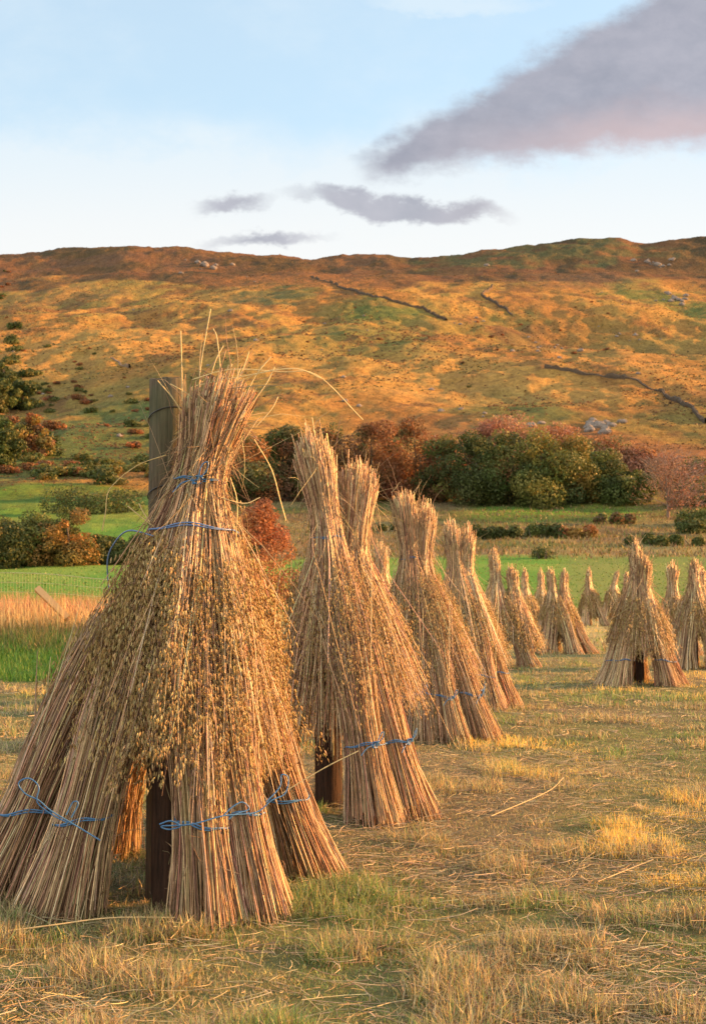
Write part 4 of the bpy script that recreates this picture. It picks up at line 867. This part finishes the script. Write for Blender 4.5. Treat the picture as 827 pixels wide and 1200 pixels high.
def scatter(px, py, wx, wy, n, s, kinds):
    for _ in range(n):
        a, b = rng.normal(px, wx/2.5), rng.normal(py, wy/2.5)
        if b > 560 and a > 200: continue
        if -25 < a < 850: spots.append((a, b, s*0.62*rng.uniform(0.5, 1.6), int(rng.choice(kinds))))
scatter(8, 440, 40, 60, 26, 4.2, [0, 0, 0]); scatter(70, 466, 80, 22, 26, 2.4, [0, 0, 1]); scatter(25, 515, 50, 50, 24, 3.0, [1, 2, 1, 0])
scatter(155, 500, 50, 50, 14, 1.8, [1, 1, 0]); scatter(120, 552, 110, 22, 30, 2.0, [0, 0, 2]); scatter(90, 440, 160, 60, 18, 1.5, [1, 0]); scatter(6, 335, 16, 30, 7, 3.0, [0, 1])
scatter(40, 556, 80, 16, 12, 1.9, [1, 2]); scatter(620, 400, 180, 60, 14, 1.6, [1, 1]); scatter(760, 560, 90, 24, 10, 1.8, [1, 2])
scatter(250, 410, 500, 120, 22, 1.1, [1, 2])
used = [False]*3
for (a, b, s, k) in spots:
    x, y, z = hit(a, b)
    if y > 1300 or y < 150: continue
    pr, lab = protos[k]
    o = pr if not used[k] else copy_tree(pr); used[k] = True
    o.location = (x, y, z-0.1*s); o.scale = (s*1.25, s*1.25, s); o.rotation_euler = (0, 0, rng.uniform(0, 6.28)); tag(o, lab, 'bush', 'bushes scattered over the hillside')

# heather, bracken and rushes: uncountable tufts on the hillside
def tufts(n):
    yy = 205*(1420/205)**rng.random(n); uu = rng.uniform(-0.34, 0.34, n); xx = uu*yy
    k = rng.random(n) < 0.12+0.88*ss(0.46, 0.62, fbm(xx/26, yy/60, 101, 5, .62)); xx, yy = xx[k], yy[k]; n = len(xx); zz = height(xx, yy)
    s = rng.uniform(0.3, 0.9, n)*np.clip(yy/500, 0.4, 1.3); m = 5
    d = rng.normal(0, 1, (n, m, 3)); d[..., 2] = np.abs(d[..., 2]); d /= np.linalg.norm(d, axis=2, keepdims=True)
    c = np.stack([xx, yy, zz], 1)[:, None]+d*s[:, None, None]*np.array([.6, .6, .45]); a = np.cross(d, rng.normal(0, 1, (n, m, 3))); a /= np.linalg.norm(a, axis=2, keepdims=True); b = np.cross(d, a)
    q = s[:, None, None]*0.5; V = np.stack([c-a*q, c-b*q*.6, c+a*q, c+b*q*.6], 2).reshape(-1, 3)
    reg = fbm(xx/60, yy/110, 102, 4)
    cc = np.where((reg > .5)[:, None], pick([(0.13, 0.065, 0.03), (0.20, 0.09, 0.035), (0.09, 0.07, 0.03)], [2, 2, 1], n), pick([(0.30, 0.16, 0.045), (0.12, 0.11, 0.035), (0.20, 0.14, 0.045), (0.42, 0.24, 0.08)], [2, 2, 2, 1], n))
    tag(mesh('heather', V, np.arange(n*m*4).reshape(-1, 4), M_LEAF, col=rep(cc, m*4)), 'heather, bracken and grass tufts covering the sunlit hillside', 'heather', kind='stuff')
tufts(52000)

# boulders and drystone walls on the hill
def rock_mesh(seed):
    m = 14; k = 9; ph = np.linspace(0, math.pi, k); th = np.arange(m)*2*math.pi/m
    P_ = np.stack([np.sin(ph)[:, None]*np.cos(th)[None], np.sin(ph)[:, None]*np.sin(th)[None], np.repeat(np.cos(ph)[:, None], m, 1)], -1)
    r = 0.75+0.5*vnoise(P_[..., 0]*1.6+seed*5+20, P_[..., 1]*1.6+P_[..., 2]*1.3+20, seed)+0.2*vnoise(P_[..., 0]*4+30, P_[..., 2]*4+P_[..., 1]*3+30, seed+2)
    r[0] = r[0].mean(); r[-1] = r[-1].mean(); P_ = P_*r[..., None]*np.array([1, .8, .6]); idx = np.arange(k*m).reshape(k, m); A = idx[:-1]; B_ = np.roll(A, -1, 1); D_ = idx[1:]; C_ = np.roll(D_, -1, 1)
    return P_.reshape(-1, 3), np.stack([A, D_, C_, B_], -1).reshape(-1, 4)
rocks = []
for i in range(3):
    v, f = rock_mesh(i+1); rocks.append(mesh('boulder', v, f, M_STONE, col=np.tile((0.22, 0.18, 0.15), (len(v), 1)), smooth=False))
rs = [(622, 500, 2.2), (634, 497, 1.6), (700, 502, 3.2), (708, 508, 2.4), (716, 500, 2.0), (694, 494, 1.6), (600, 412, 2.0), (680, 412, 2.6), (655, 420, 1.6), (790, 352, 5), (798, 358, 4), (783, 345, 3.5),
      (758, 308, 5), (770, 312, 6), (786, 306, 4), (240, 312, 7), (250, 316, 6), (232, 309, 5), (570, 312, 4), (270, 365, 2.6), (300, 400, 1.8), (130, 465, 1.5), (150, 455, 1.3), (140, 512, 1.2), (540, 480, 1.2)]
for cx_, cy_, k_, s_ in [(700, 500, 9, 1.8), (790, 350, 12, 3.2), (640, 405, 10, 1.8), (770, 310, 10, 3.5), (240, 312, 8, 3.5), (545, 380, 6, 1.6), (735, 395, 8, 1.8)]:
    for _ in range(k_): rs.append((rng.normal(cx_, 14), rng.normal(cy_, 4), s_*rng.uniform(.4, 1.2)))
for _ in range(50): rs.append((rng.uniform(0, 827), rng.uniform(320, 520), rng.uniform(0.4, 1.5)))
for i, (a, b, s) in enumerate(rs):
    x, y, z = hit(a, b); o = rocks[i] if i < 3 else rocks[i % 3].copy()
    if i >= 3: COL.objects.link(o)
    o.location = (x, y, z+0.1*s); o.scale = (s*.72,)*3; o.rotation_euler = (0, 0, rng.uniform(0, 6.28)); tag(o, 'small pale boulder lying in the grass of the hillside', 'boulder', 'boulders scattered over the hillside')
def wall(pp, label, h=1.5, wd=0.8, c=(0.10, 0.07, 0.045)):
    H = [np.array(hit(a, b)) for a, b in pp]; pts = []
    for i in range(len(H)-1):
        k = max(2, int(np.linalg.norm(H[i+1]-H[i])/2.0)); pts += [lerp(H[i], H[i+1], q) for q in np.linspace(0, 1, k, endpoint=False)]
    pts = np.array(pts+[H[-1]]); pts[:, 0] += 2.5*(fbm(pts[:, 0]/12, pts[:, 1]/12, 91, 3)-.5); pts[:, 2] = height(pts[:, 0], pts[:, 1])
    n = len(pts); o = pts[0].copy(); T_ = np.gradient(pts, axis=0)[:, :2]; T_ /= np.linalg.norm(T_, axis=1, keepdims=True)+1e-9; S_ = np.stack([-T_[:, 1], T_[:, 0], 0*T_[:, 0]], 1)
    hh = h*(0.7+0.6*rng.random(n)); hh *= np.where(fbm(pts[:, 0]/20, pts[:, 1]/20, 92, 2) > 0.68, 0.35, 1)
    prof = [(-.5, -.4), (-.45, .6), (-.25, 1), (.25, 1), (.45, .6), (.5, -.4)]
    V = np.stack([pts+S_*(wd*a)+np.array([0, 0, 1])*(hh*b)[:, None]+rng.normal(0, .08, (n, 3)) for a, b in prof], 1)-o
    idx = np.arange(n*6).reshape(n, 6); f = np.stack([idx[:-1, :-1], idx[1:, :-1], idx[1:, 1:], idx[:-1, 1:]], -1).reshape(-1, 4)
    tag(mesh('stone_wall', V.reshape(-1, 3), f, M_STONE, col=np.tile(c, (n*6, 1)), smooth=False, loc=o), label, 'stone wall', 'drystone walls on the hillside')
wall([(365, 324), (395, 335), (430, 346), (460, 354), (495, 362), (522, 376)], 'drystone wall slanting down the hill above the second and third stooks', 1.7, 1.3)
wall([(577, 336), (565, 347), (580, 356), (600, 370)], 'short crooked wall below the skyline right of centre', 1.9, 1.5)
wall([(640, 432), (700, 440), (745, 446), (775, 460), (827, 497)], 'long wall running down the hillside to the right edge', 1.3, 1.0)
wall([(130, 420), (150, 432)], 'short broken wall on the sunlit slope left of the tall post', 1.6, 1.2, (0.2, 0.14, 0.09))
